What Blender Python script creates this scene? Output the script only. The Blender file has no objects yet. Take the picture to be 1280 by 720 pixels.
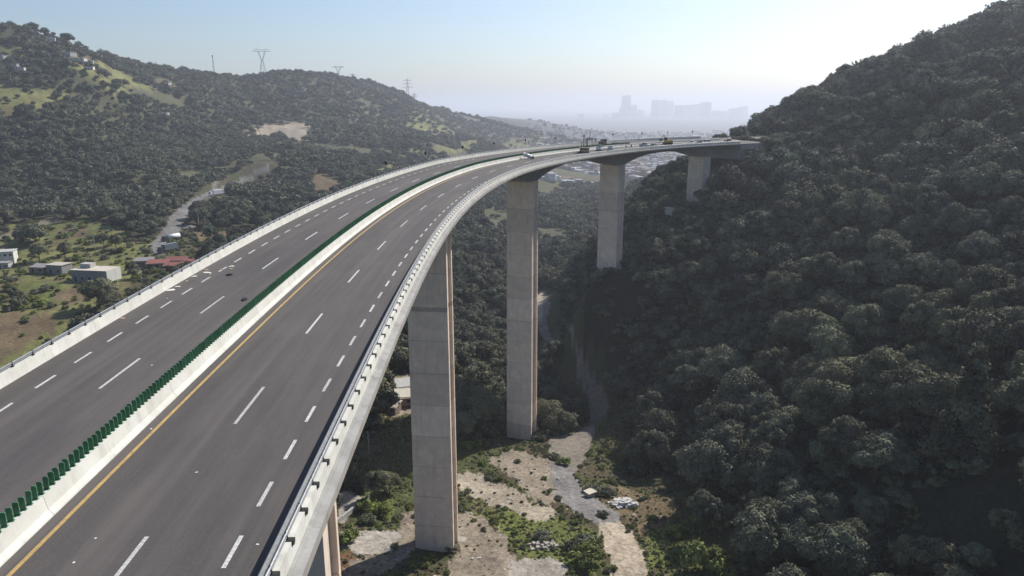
import bpy, math, random
import numpy as np
from math import sin, cos, pi, radians, sqrt, atan2
rng = np.random.default_rng(7)
random.seed(7)
scn = bpy.context.scene
# ------------------------------------------------------------------ camera, sky, sun, exposure
CAM_H = 16.0155
cam_d = bpy.data.cameras.new('camera')
cam_d.sensor_width = 36.0
cam_d.lens = 36.0 * 909.8 / 1280.0
cam_d.clip_start = 0.5
cam_d.clip_end = 60000.0
cam = bpy.data.objects.new('camera', cam_d)
scn.collection.objects.link(cam)
cam.location = (0, 0, CAM_H)
cam.rotation_euler = (radians(90 - 14.073), 0, 0)
scn.camera = cam
SUN_AZ, SUN_EL = 40.0, 40.0
world = bpy.data.worlds.new('World')
scn.world = world
world.use_nodes = True
wn = world.node_tree
wn.nodes.clear()
sky = wn.nodes.new('ShaderNodeTexSky')
sky.sky_type = 'NISHITA'
sky.sun_disc = False
sky.sun_elevation = radians(SUN_EL)
sky.sun_rotation = radians(SUN_AZ)
sky.altitude = 0
sky.air_density = 1.0
sky.dust_density = 1.3
sky.ozone_density = 4.5
bg = wn.nodes.new('ShaderNodeBackground')
bg.inputs['Strength'].default_value = 0.105
wo = wn.nodes.new('ShaderNodeOutputWorld')
wn.links.new(sky.outputs[0], bg.inputs[0])
wn.links.new(bg.outputs[0], wo.inputs[0])
sun_d = bpy.data.lights.new('sun', 'SUN')
sun_d.energy = 5.0
sun_d.angle = radians(0.6)
sun_d.color = (1.0, 0.95, 0.87)
sun = bpy.data.objects.new('sun', sun_d)
scn.collection.objects.link(sun)
from mathutils import Vector
sd = Vector((sin(radians(SUN_AZ)) * cos(radians(SUN_EL)), cos(radians(SUN_AZ)) * cos(radians(SUN_EL)), sin(radians(SUN_EL))))
sun.rotation_euler = sd.to_track_quat('Z', 'Y').to_euler()
sun.location = (0, 0, 300)
scn.view_settings.view_transform = 'Standard'
scn.view_settings.look = 'None'
scn.view_settings.exposure = 0.35
scn.view_settings.gamma = 1.0
scn.cycles.max_bounces = 6
scn.cycles.diffuse_bounces = 3
scn.cycles.transmission_bounces = 4
scn.cycles.transparent_max_bounces = 8
scn.cycles.volume_bounces = 1
scn.cycles.use_denoising = True
HAZE_DENSITY = 0.00018

# ------------------------------------------------------------------ small helpers
MATS = {}
def nodes_of(name):
    m = bpy.data.materials.new(name)
    m.use_nodes = True
    nt = m.node_tree
    b = nt.nodes['Principled BSDF']
    return m, nt, b
def nd(nt, t, **kw):
    n = nt.nodes.new(t)
    for k, v in kw.items():
        if k in n.inputs.keys():
            n.inputs[k].default_value = v
        else:
            setattr(n, k, v)
    return n
def mixc(nt, fac, a, b):
    n = nt.nodes.new('ShaderNodeMix'); n.data_type = 'RGBA'
    for i, v in ((0, fac), (6, a), (7, b)):
        if hasattr(v, 'links'):
            nt.links.new(v, n.inputs[i])
        else:
            n.inputs[i].default_value = v if i == 0 else (*v, 1)
    return n.outputs[2]
def noise(nt, scale, detail=4, rough=0.6, coord=None, stretch=None):
    tc = nt.nodes.new('ShaderNodeTexCoord')
    src = tc.outputs['Object'] if coord is None else coord
    if stretch:
        mp = nt.nodes.new('ShaderNodeMapping'); mp.inputs['Scale'].default_value = stretch
        nt.links.new(src, mp.inputs[0]); src = mp.outputs[0]
    n = nd(nt, 'ShaderNodeTexNoise', Scale=scale, Detail=detail, Roughness=rough)
    nt.links.new(src, n.inputs['Vector'])
    return n.outputs['Fac']
def ramp(nt, src, stops):
    r = nt.nodes.new('ShaderNodeValToRGB')
    el = r.color_ramp.elements
    while len(el) < len(stops): el.new(0.5)
    for e, (p, c) in zip(el, stops):
        e.position = p; e.color = (c, c, c, 1) if not hasattr(c, '__len__') else (*c, 1)
    nt.links.new(src, r.inputs[0])
    return r.outputs[0]
def bump(nt, b, h, strength=0.3, dist=0.05):
    n = nd(nt, 'ShaderNodeBump', Strength=strength, Distance=dist)
    nt.links.new(h, n.inputs['Height']); nt.links.new(n.outputs[0], b.inputs['Normal'])
def mat_simple(name, c1, c2=None, scale=3.0, rough=0.8, metal=0.0, bstr=0.15, rnd=0.0, stretch=None, spec=0.3):
    if name in MATS: return MATS[name]
    m, nt, b = nodes_of(name)
    c2 = c2 or tuple(v * 0.75 for v in c1)
    f = noise(nt, scale, 5, 0.65, stretch=stretch)
    f2 = ramp(nt, f, [(0.3, 0.0), (0.7, 1.0)])
    col = mixc(nt, f2, c1, c2)
    if rnd:
        oi = nt.nodes.new('ShaderNodeObjectInfo')
        mr = nd(nt, 'ShaderNodeMapRange'); mr.inputs[3].default_value = 1 - rnd; mr.inputs[4].default_value = 1 + rnd
        nt.links.new(oi.outputs['Random'], mr.inputs[0])
        hs = nd(nt, 'ShaderNodeHueSaturation'); nt.links.new(col, hs.inputs['Color']); nt.links.new(mr.outputs[0], hs.inputs['Value'])
        col = hs.outputs[0]
    nt.links.new(col, b.inputs['Base Color'])
    b.inputs['Roughness'].default_value = rough
    b.inputs['Metallic'].default_value = metal
    b.inputs['Specular IOR Level'].default_value = spec
    if bstr: bump(nt, b, f, bstr, 0.03)
    MATS[name] = m
    return m

col = scn.collection
def link(o): col.objects.link(o); return o
def empty(name, loc, label=None, cat=None, group=None, rz=0.0):
    o = bpy.data.objects.new(name, None)
    o.empty_display_size = 0.5
    o.location = tuple(float(v) for v in loc); o.rotation_euler = (0, 0, rz)
    link(o)
    if label: o['label'] = label
    if cat: o['category'] = cat
    if group: o['group'] = group
    return o
def tag(o, label=None, cat=None, group=None, kind=None):
    if label: o['label'] = label
    if cat: o['category'] = cat
    if group: o['group'] = group
    if kind: o['kind'] = kind
    return o
def mesh(name, v, f, mats=None, smooth=False, mi=None):
    me = bpy.data.meshes.new(name)
    me.from_pydata([tuple(map(float, q)) for q in v], [], [tuple(map(int, q)) for q in f])
    if mats:
        for m in (mats if isinstance(mats, (list, tuple)) else [mats]): me.materials.append(m)
    if mi is not None: me.polygons.foreach_set('material_index', mi)
    if smooth: me.polygons.foreach_set('use_smooth', [True] * len(me.polygons))
    me.update()
    return me
def fast_mesh(name, v, f, mats, smooth=False):
    """v (n,3) array, f (m,k) array, all faces the same size"""
    me = bpy.data.meshes.new(name)
    v = np.asarray(v, np.float32); f = np.asarray(f, np.int32); m, k = f.shape
    me.vertices.add(len(v)); me.vertices.foreach_set('co', v.ravel())
    me.loops.add(m * k); me.loops.foreach_set('vertex_index', f.ravel())
    me.polygons.add(m)
    me.polygons.foreach_set('loop_start', np.arange(0, m * k, k, dtype=np.int32))
    me.polygons.foreach_set('use_smooth', np.full(m, smooth))
    for mm in (mats if isinstance(mats, (list, tuple)) else [mats]): me.materials.append(mm)
    me.update(calc_edges=True)
    return me
def put(name, me, parent=None, loc=(0, 0, 0), rz=0.0):
    o = bpy.data.objects.new(name, me); link(o)
    if parent: o.parent = parent
    o.location = tuple(float(q) for q in loc); o.rotation_euler = (0, 0, rz)
    return o
class MB:
    """collects boxes, bars, tubes and discs into one mesh"""
    def __init__(s): s.v = []; s.f = []; s.m = []
    def add(s, v, f, mi=0):
        n = len(s.v); s.v += [tuple(q) for q in v]; s.f += [tuple(i + n for i in q) for q in f]; s.m += [mi] * len(f); return s
    def hexa(s, p, mi=0):   # 8 points: bottom 4 ccw, top 4 ccw
        return s.add(p, [(3, 2, 1, 0), (4, 5, 6, 7), (0, 1, 5, 4), (1, 2, 6, 5), (2, 3, 7, 6), (3, 0, 4, 7)], mi)
    def box(s, c, d, rz=0.0, mi=0, taper=1.0):
        x, y, z = d[0] / 2, d[1] / 2, d[2] / 2; p = []
        for sz, t in ((-z, 1.0), (z, taper)):
            for sx, sy in ((-x, -y), (x, -y), (x, y), (-x, y)):
                px, py = sx * t, sy * t
                p.append((c[0] + px * cos(rz) - py * sin(rz), c[1] + px * sin(rz) + py * cos(rz), c[2] + sz))
        return s.hexa(p, mi)
    def tube(s, a, b, r, n=8, r2=None, mi=0, cap=True):
        a = Vector(a); b = Vector(b); d = (b - a).normalized(); r2 = r if r2 is None else r2
        u = d.orthogonal().normalized(); w = d.cross(u); vv = []
        for q, rr in ((a, r), (b, r2)):
            for i in range(n):
                t = 2 * pi * i / n; vv.append(tuple(q + u * (cos(t) * rr) + w * (sin(t) * rr)))
        f = [(i, (i + 1) % n, n + (i + 1) % n, n + i) for i in range(n)]
        if cap: f += [tuple(range(n - 1, -1, -1)), tuple(range(n, 2 * n))]
        return s.add(vv, f, mi)
    def prism(s, pts, y0, y1, mi=0):   # outline in xz, extruded along y
        n = len(pts); vv = [(x, y0, z) for x, z in pts] + [(x, y1, z) for x, z in pts]
        f = [(i, i + n, (i + 1) % n + n, (i + 1) % n) for i in range(n)] + [tuple(range(n)), tuple(range(2 * n - 1, n - 1, -1))]
        return s.add(vv, f, mi)
    def mesh(s, name, mats, smooth=False): return mesh(name, s.v, s.f, mats, smooth, s.m)
    def put(s, name, mats, parent=None, smooth=False, loc=(0, 0, 0), rz=0.0):
        return put(name, s.mesh(name, mats, smooth), parent, loc, rz)
# smooth value noise on arrays
def vnoise(x, y, seed=0):
    xi = np.floor(x); yi = np.floor(y); fx = x - xi; fy = y - yi
    def h(a, b):
        n = np.sin(a * 127.1 + b * 311.7 + seed * 74.7) * 43758.5453
        return n - np.floor(n)
    fx = fx * fx * (3 - 2 * fx); fy = fy * fy * (3 - 2 * fy)
    return (h(xi, yi) * (1 - fx) + h(xi + 1, yi) * fx) * (1 - fy) + (h(xi, yi + 1) * (1 - fx) + h(xi + 1, yi + 1) * fx) * fy
def fbm(x, y, seed=0, oc=4):
    a = 0.5; s = 0.0
    for i in range(oc): s = s + a * (vnoise(x * 2 ** i + i * 17.3, y * 2 ** i - i * 9.1, seed + i) - 0.5); a *= 0.5
    return s

# ------------------------------------------------------------------ the alignment of the viaduct
X0, TH0, S0, LR, KM, GR, EM = 10.32773, -0.03342, 23.46394, 147.09321, 0.00402, -0.28274, 0.0701
_s = np.arange(-80, 640, 0.5)
_k = np.clip((_s - S0) / LR, 0, 1) * KM
_th = TH0 + np.cumsum(_k) * 0.5
_x = np.cumsum(np.sin(_th)) * 0.5; _y = np.cumsum(np.cos(_th)) * 0.5
_i0 = int(80 / 0.5)
_x = _x - _x[_i0] + X0; _y = _y - _y[_i0]
def P(s, off, z=0.0):
    X = np.interp(s, _s, _x); Y = np.interp(s, _s, _y); t = np.interp(s, _s, _th); k = np.interp(s, _s, _k)
    return (X + off * np.cos(t), Y - off * np.sin(t), GR * s / 100 - EM * k / KM * off + z)
def heading(s): return float(np.interp(s, _s, _th))
def s_at_arc(off, s_start, d):
    """parameter s reached by walking d metres along the line at this offset from s_start"""
    step = 1 - off * _k; L = np.cumsum(step) * 0.5
    return float(np.interp(np.interp(s_start, _s, L) + d, L, _s))
OM = -28.4           # middle of the median barrier
def near_curve(x, y):
    """distance of points from the median line and its parameter"""
    cs = _s[::8]; cx, cy, cz = P(cs, OM)
    d = np.hypot(np.asarray(x)[:, None] - cx, np.asarray(y)[:, None] - cy); i = d.argmin(1)
    return d[np.arange(len(i)), i], cs[i], cz[i]
CTRL = [(-16.1,130.6,-72.5), (2,207,-83), (-26.6,133.9,-71.5), (-35.7,145.5,-72), (-6.4,128.5,-72.5), (6.5,129.2,-73), (22.9,130.7,-74), (10.9,147.1,-75), (-8.2,168.8,-77), (4.2,173,-77), (22.5,168.4,-79), (17.9,185,-81), (27.2,217.9,-84), (32,242.4,-86), (31.1,280.5,-88), (23.6,342.1,-90), (18.2,398.9,-91), (-9.9,207.7,-82), (-12.2,261,-84), (-38.6,178.8,-73), (-35.7,216.3,-75), (35.9,145.4,-76), (36.1,164.4,-79), (-8.2,355.8,-90), (-20,55,-69), (20,60,-68), (-70,60,-62), (60,60,-58), (-20,0,-66), (30,10,-66), (55,120,-70), (75,85,-62), (45,190,-82), (112,153,-32), (130,110,-12), (90,110,-42), (160,160,5), (90,200,-46), (70,160,-60), (70,230,-56), (130,230,-18), (36,264,-43), (28,268,-50), (60,267,-36), (14,262,-86), (80,316,-25), (69,300,-29), (100,330,-9), (115,345,-5), (50,330,-60), (30,330,-82), (25,300,-86), (60,400,-55), (90,440,-45), (30,420,-90), (119.7,350,4.1), (140,365,7.7), (167.4,385,14.9), (191.8,400,25.8), (178,330,18.8), (202.1,370,28.5), (211.8,360,27.9), (231.4,350,29.1), (250.5,470,44.1), (285,490,57.3), (307.6,500,67.2), (342.6,520,78.6), (401.4,520,105.3), (144.8,290,-12.8), (115.9,295,-19.5), (158,260,-10.6), (166.7,240,-9.2), (113.8,222,-32.3), (86.2,212,-42.7), (113.9,180,-35), (91.2,400,-20.7), (64.9,370,-33.7), (52.1,350,-40.7), (103.9,400,-16.4), (180,480,10), (250,560,30), (200,700,-20), (400,800,20), (100,620,-85), (500,500,80), (700,900,40), (300,1000,-60), (400,300,90), (400,100,80), (250,0,60), (150,0,5), (-11.4,508.7,-88), (-31.1,702.4,-88), (39.8,594.4,-92), (73.4,832.3,-98), (102.4,1168.9,-112), (99.8,1526.3,-118), (266.1,1526.3,-118), (0,965.5,-95), (200,1500,-125), (500,2000,-125), (0,2500,-128), (800,1500,-110), (1000,4000,-130), (-500,4500,-120), (0,9000,-130), (3000,9000,-130), (-3000,9000,-110), (6000,9000,-130), (-9000,7000,-60), (9000,5000,-60), (0,20000,-130), (15000,14000,-130), (-14000,14000,-100), (4000,3000,-60), (3000,1000,20), (-168.3,227.5,-60), (-165.1,248.4,-58), (-179.5,305.5,-57), (-204.9,313.1,-57), (-241.3,338.2,-57), (-163,333.5,-56), (-278.5,410.8,-54), (-210.4,385.3,-54), (-182.5,385.3,-54), (-200.1,452.5,-51), (-225.3,554.8,-49), (-237.3,638.9,-47), (-169.9,390.8,-55), (-154.4,407.3,-58), (-177.4,486.3,-56), (-284.3,442.6,-52), (-307.5,433.4,-53), (-150,120,-60), (-120,200,-62), (-80,200,-68), (-60,150,-69), (-250,100,-55), (-300,200,-55), (-60,260,-72), (-100,330,-62), (-40,330,-78), (-50,420,-74), (-100,450,-60), (-215.3,660,-37), (-193.6,600,-52.4), (-184.1,650,-47.1), (-149.1,620,-47.2), (-142.3,540,-53), (-365,520,-50.8), (-308,520,-50.8), (-271.7,540,-47.2), (-368.2,575,-32.2), (-313.8,590,-33.3), (-285.2,640,-40.3), (-427.5,680,11.4), (-438.7,640,-2), (-513,760,42.6), (-482,790,51.9), (-455.6,800,50.3), (-415.4,720,4), (-586.2,880,93.5), (-546.8,890,92.7), (-530.9,900,84.7), (-511.4,920,69.8), (-500.2,950,56.5), (-496.8,980,48.1), (-414.6,790,-4.8), (-533.7,1150,59.3), (-507.3,1200,51.7), (-377,880,-6.5), (-436,930,11.9), (-309.8,820,-31.3), (-384.6,1000,1.6), (-459.9,1280,54.5), (-418.3,1320,59.6), (-393.6,1330,57.3), (-415.6,1150,24.2), (-311.9,1000,-18.5), (-282.4,1010,-18.8), (-329.3,1060,-9.9), (-350.2,1380,56.2), (-318.2,1430,46.2), (-306.9,1200,12.4), (-265.5,1030,-20.1), (-213,820,-40), (-264.9,1560,39.2), (-241.2,1620,28.6), (-253.7,1250,-0.4), (-183.4,1220,-24.7), (-194.9,950,-37.8), (-156.3,800,-46.3), (-123.4,950,-45.9), (-191.9,1800,11.9), (-153.5,2050,-15.8), (-154.6,1600,-34.8), (-77.4,1800,-50.1), (-58.3,1350,-54.9), (-99.5,1150,-51), (0,2600,-45), (193.5,3000,-85.2), (0,2200,-73.5), (129.4,2000,-76.1), (-900,1500,40), (-600,1500,60), (-900,1900,10), (-300,2000,0), (-1500,1200,80), (-700,2600,-60), (-200,3200,-90), (-1200,1000,90), (-900,600,60), (-700,300,0), (-500,100,-20), (-900,0,0), (0,-200,-60), (200,-200,0), (-300,-200,-40), (-2500,3000,-40)]
POLYS = [
 ('clear', [(-38.9,119), (-40.8,144.4), (-41.7,173.4), (-40.5,200.8), (-45.3,235.2), (-34.4,245.2), (-14.7,189.2), (-9.7,203), (0,203.8), (12.2,204.6), (13.5,186.6), (16.7,171.8), (33.3,170.9), (39.4,152.9), (43.8,132.5), (41.9,115.5), (-34.1,101.7)]),
 ('clear', [(-40.4,124.2), (43.8,132.5), (46.7,114.7), (32.4,73.5), (-33.9,72.5)]),
 ('clear', [(14.2,446.7), (29.5,434.6), (25.7,344.8), (27.8,253.5), (35.7,244.5), (39.3,221), (35.8,198.9), (24.6,154.3), (11.2,151.5), (11,182.2), (23.7,234.9), (24.5,244.6), (17.9,254.7), (11.1,342.9)]),
 ('clear', [(71.2,340.8), (79,323.4), (72.4,289.6), (69.1,328.9)]),
 ('clear', [(27.9,176.6), (41.8,182), (45.7,148.7), (47.4,131), (45.4,124.3), (36,137.9), (26.6,154.6)]),
 ('clear', [(-172.8,194), (-362,429.1), (-284.6,443.2), (-249.8,438.2), (-211.1,395.1), (-190.8,384.7), (-192.5,407.5), (-221.1,482.8), (-242.8,586.3), (-229.4,681.1), (-211,656.8), (-220.9,611), (-212.5,529.5), (-197.1,457.1), (-184.7,410.3), (-164.6,436), (-148.7,431.4), (-139.7,309.1), (-146.4,235.3), (-136.5,201.4)]),
 ('clear', [(-340,120), (-138,120), (-136,262), (-340,300)]),
 ('clear', [(-212.8,488.4), (-250.1,604.6), (-242.6,654.6), (-238.4,720.2), (-210.2,666.6), (-206.7,641.8), (-216.2,588.3), (-204.5,508.2), (-192.8,452.7)]),
 ('clear', [(-165.2,588.6), (-178.8,655.1), (-166.4,662.6), (-141.8,617.4), (-136.2,577.4), (-145.6,552)]),
 ('clear', [(-527.5,710.9), (-476.8,736.4), (-451.8,752), (-439.8,764.3), (-414.8,667.6), (-435.3,655.5), (-487,651.3)]),
 ('clear', [(-538.9,823.9), (-526.9,839.5), (-509.6,816.2), (-510.6,796.1), (-524.2,802.8)]),
 ('clear', [(-484.1,837.5), (-529.6,1024.9), (-476.3,987), (-432.2,847.2), (-444.8,823.8), (-458.3,796.9)]),
 ('clear', [(-495.4,1044.5), (-500,1103.6), (-466.4,1055.9), (-469.1,1004.2)]),
 ('clear', [(-320.1,886.3), (-351.8,1002.9), (-336,1062.4), (-286.8,1091), (-266.2,980.7), (-275,944.5), (-313.1,986.7), (-325.2,944.3)]),
 ('clear', [(-198.5,1324), (-177.8,1660.5), (-140,1627), (-91.6,1699.9), (-71.9,1665.6), (-112.4,1304.4), (-162.2,1257.1)]),
 ('clear', [(-265.5,1296.2), (-254.8,1342.1), (-229.3,1259.2), (-236.3,1239.2)]),
 ('clear', [(-132.6,587), (-141,761.3), (-123.1,946.3), (-102.6,1186.9), (0,1870.9), (129.5,2001.4), (-57.1,1321.3), (-116.5,893.5), (-128.7,692.4)]),
 ('clear', [(0,827.1), (27.2,1247.3), (236.9,1821.3), (559.7,2350.2), (461,1930.6), (155,1178.7), (71.1,1080.2), (43.3,986.4)]),
 ('field', [(-172.8,194), (-362,429.1), (-284.6,443.2), (-249.8,438.2), (-211.1,395.1), (-190.8,384.7), (-168.7,333.5), (-165.7,305.5), (-155.1,278.5), (-154.6,249.9), (-148.5,221), (-145.9,194.5)]),
 ('field', [(-527.5,710.9), (-476.8,736.4), (-451.8,752), (-439.8,764.3), (-414.8,667.6), (-435.3,655.5), (-487,651.3)]),
 ('field', [(-538.9,823.9), (-526.9,839.5), (-509.6,816.2), (-510.6,796.1), (-524.2,802.8)]),
 ('field', [(-474.3,819.7), (-506.9,935.2), (-529.6,1024.9), (-476.3,987), (-432.2,847.2), (-444.8,823.8), (-458.3,796.9)]),
 ('field', [(-198.5,1324), (-177.8,1660.5), (-140,1627), (-91.6,1699.9), (-71.9,1665.6), (-112.4,1304.4), (-162.2,1257.1)]),
 ('field', [(-132.6,587), (-141,761.3), (-123.1,946.3), (-102.6,1186.9), (0,1870.9), (129.5,2001.4), (-57.1,1321.3), (-116.5,893.5), (-128.7,692.4)]),
 ('grassy', [(-37.4,145.1), (-33.5,162.3), (-24.6,169.6), (-21.3,144.3), (-23.1,138.5), (-34,137.4)]),
 ('grass', [(28.3,142.9), (35.9,153.9), (40.1,148), (43.8,132.5), (44,115.2), (37.8,88.7), (23.1,88.9), (26.9,125.7)]),
 ('grass', [(-13.1,165.8), (-5.7,154.4), (4.7,154.3), (11,149.2), (18.5,142.7), (18.6,133.4), (17.6,127.6), (14.6,122), (10.5,129.7), (1.7,133.6), (-1.8,142.2), (-9.1,147.8)]),
 ('grass', [(-34.5,139.9), (-35.4,157.4), (-29.7,163.4), (-25.7,143.6)]),
 ('grass', [(-277,434.8), (-252.8,439.2), (-225,404.7), (-218.9,380.9), (-239.1,382.7), (-264,409.4)]),
 ('grass', [(-211.6,306.9), (-192,303.3), (-164.2,277.8), (-168.3,268.5), (-187.4,274.5)]),
 ('grass', [(-176,411), (-159.8,422.4), (-151.8,388.5), (-170.3,391.8)]),
 ('brown', [(16.5,169.2), (26.7,168.9), (38.2,164.8), (38.9,150.6), (32.5,146.2), (28,141.1), (26.2,150), (19.3,157.6)]),
 ('brown', [(-204.1,254.9), (-183.2,263.3), (-161.4,249.3), (-156.9,234.7), (-156.6,210.2), (-173.3,206.6)]),
 ('brown', [(-185,286.1), (-177.6,298.9), (-161.1,277.8), (-165.2,265.9)]),
 ('brown', [(-222.5,307.6), (-208.1,306.9), (-201.2,290.9), (-208.7,287.4)]),
 ('brown', [(-262.5,418.4), (-246,426.7), (-228.3,390.3), (-242.4,392)]),
 ('brown', [(-184.5,415.2), (-160.9,425.6), (-151.9,413.2), (-168.4,387.2)]),
 ('brown', [(-165.2,588.6), (-178.8,655.1), (-166.4,662.6), (-141.8,617.4), (-136.2,577.4), (-145.6,552)]),
 ('brown', [(-484.1,837.5), (-558.8,1071.7), (-487.9,891), (-463.5,807.3)]),
 ('brown', [(-495.4,1044.5), (-500,1103.6), (-466.4,1055.9), (-469.1,1004.2)]),
 ('brown', [(-265.5,1296.2), (-254.8,1342.1), (-229.3,1259.2), (-236.3,1239.2)]),
 ('rust', [(-35.1,128.1), (-29.5,127.6), (-26.3,123.2), (-26.9,111.1), (-31.7,110.6)]),
 ('dirt', [(-12,149.8), (-5.4,146), (0,138.9), (1.6,129.1), (8.7,114.4), (16.6,88.9), (-27.5,85.9), (-34.8,114.6), (-12.3,122.6), (-12.9,128.6), (-10.2,131.6)]),
 ('dirt', [(-38.3,201.7), (-44.3,234), (-34.4,245.2), (-29.1,207.8)]),
 ('dirt', [(0,189.8), (5.1,193.4), (13.3,183.4), (12.7,160.6), (9.5,154.6), (4,164.1), (0,173.5), (-5.4,180.2)]),
 ('dirt', [(-24.5,147.7), (-21.9,148.4), (-19.6,130.7), (-25.9,121), (-33.6,110.1), (-31.4,125.7), (-23.5,130.1)]),
 ('rock', [(-13.5,171.8), (-8.3,170.9), (2,163.7), (11.2,151.5), (9,147), (0,152.4), (-9.6,156.8), (-13.1,165.8)]),
 ('slab', [(-35.8,136.7), (-23.2,139.2), (-24.3,129.8), (-29.5,127.6), (-34.2,129.4)]),
 ('slab', [(0,127.5), (3.3,130.5), (9.8,130.1), (11.5,127), (7.3,114.4), (0.7,113.9)]),
 ('slab', [(-41.3,154), (-38.1,156.7), (-34.3,151.8), (-37,139.6)]),
 ('track', [(15.8,434.8), (21.5,431.8), (19.9,363.2), (17.9,354.4), (22.4,258.2), (29,248.2), (34,240.2), (31.8,231), (25.3,207.7), (20.4,192.5), (16.6,191.2), (26.3,233.3), (28.1,242.6), (24,250.1), (18.9,314.9), (13,354.7), (12,375.9)]),
 ('track', [(12,209.6), (26.3,210.4), (23.9,198.9), (15.6,171.4), (10.1,166.9)]),
 ('track', [(-281.2,369.7), (-274.5,390.9), (-279.1,420.3), (-278.1,442.2), (-288.1,457), (-286.8,429.5), (-284.7,399.5), (-289,380.6)]),
 ('track', [(-228.3,550.2), (-253.6,623.4), (-249.5,623.3), (-224,551.4)]),
 ('asph', [(11,182.2), (17,188.4), (17.1,172.2), (18.9,163.3), (25.2,152), (23.5,143.7), (19.5,143.8), (14.9,152.2), (10.8,161.1)]),
 ('asph', [(-177.8,352.7), (-186.5,369.3), (-200.7,415.6), (-222.7,482.8), (-230,529.8), (-233.6,563.3), (-237.1,638.3), (-222.1,670), (-214.8,660.3), (-230.4,629), (-222.1,552.7), (-219.1,507.3), (-192.3,419.4), (-179.8,376.4), (-170.3,350.1)]),
 ('dust_sunlit', [(19.5,146.7), (25.1,147.7), (26.9,134.7), (22.5,88.9), (15.4,88.9), (20.4,130.6), (19.5,140.1)]),
 ('dust_sunlit', [(16.4,438), (21.7,435), (20.3,370.6), (17.6,357.2), (12.4,360.3), (12.4,389.5)]),  # sunlit stretch of the gully track, its brightness put into the ground colour
 ('dust_sunlit', [(-325.3,901.2), (-351.8,1002.9), (-333.8,1054.8), (-286.8,1091), (-268.7,990.2), (-278.2,955.9), (-317.4,1000.8), (-337.3,981)]),
]
# ------------------------------------------------------------------ the land
_C = np.array(CTRL)
def _lp(x, y):
    r = np.hypot(x, y + 120); return np.stack([np.arctan2(x, y + 120), np.log(r / 200)], -1)
def _phi(r): return r * r * np.log(r + 1e-9)
_A = _lp(_C[:, 0], _C[:, 1]); _n = len(_C)
_Dm = np.linalg.norm(_A[:, None] - _A[None], axis=-1)
_P = np.c_[np.ones(_n), _A]
_W = np.linalg.solve(np.block([[_phi(_Dm) + np.eye(_n) * 2e-4, _P], [_P.T, np.zeros((3, 3))]]), np.r_[_C[:, 2], 0, 0, 0])
def base_h(x, y):
    x = np.asarray(x, float).ravel(); y = np.asarray(y, float).ravel(); out = np.empty(len(x))
    for i in range(0, len(x), 20000):
        q = _lp(x[i:i + 20000], y[i:i + 20000])
        d = np.sqrt(((q[:, None, :] - _A[None]) ** 2).sum(-1))
        out[i:i + 20000] = _phi(d) @ _W[:_n] + _W[_n] + q @ _W[_n + 1:]
    return out
def inside(poly, x, y):
    c = np.zeros(len(x), bool); n = len(poly)
    for i in range(n):
        x1, y1 = poly[i]; x2, y2 = poly[(i + 1) % n]
        if y1 == y2: continue
        m = ((y1 > y) != (y2 > y)) & (x < (x2 - x1) * (y - y1) / (y2 - y1) + x1)
        c ^= m
    return c
PIERS = [54.0, 131.0, 200.0, 262.5, 320.0]
def ground(x, y):
    x = np.asarray(x, float).ravel(); y = np.asarray(y, float).ravel()
    h = base_h(x, y); r = np.hypot(x, y)
    amp = np.clip(r / 300, 0.25, 6)
    far = np.clip((r - 500) / 600, 0, 1) * np.clip((4500 - r) / 2000, 0, 1)
    h = h + fbm(x / 23, y / 23, 1, 4) * 2.2 * np.clip(amp, 0, 1.6) + far * (np.abs(fbm(x / 170, y / 170, 5, 4)) * -60 + 8)
    clear = np.zeros(len(x), bool)
    h = h + (fbm(x / 5.0, y / 5.0, 9, 3)) * 0.9 * (r < 420)
    # road cutting behind the abutment
    sel = np.where(r < 620)[0]
    if len(sel):
        d, s, z = near_curve(x[sel], y[sel])
        w = np.clip((19 - d) / 6, 0, 1) * np.clip((s - 322) / 14, 0, 1) * (s < 600)
        h[sel] = h[sel] * (1 - w) + np.minimum(h[sel], z - 1.4) * w
        w2 = np.clip((16 - d) / 4, 0, 1) * np.clip((s - 338) / 8, 0, 1) * (s < 600)
        h[sel] = h[sel] * (1 - w2) + (z - 1.4) * w2
    return h
def gz(x, y): return float(ground([x], [y])[0])

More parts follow.
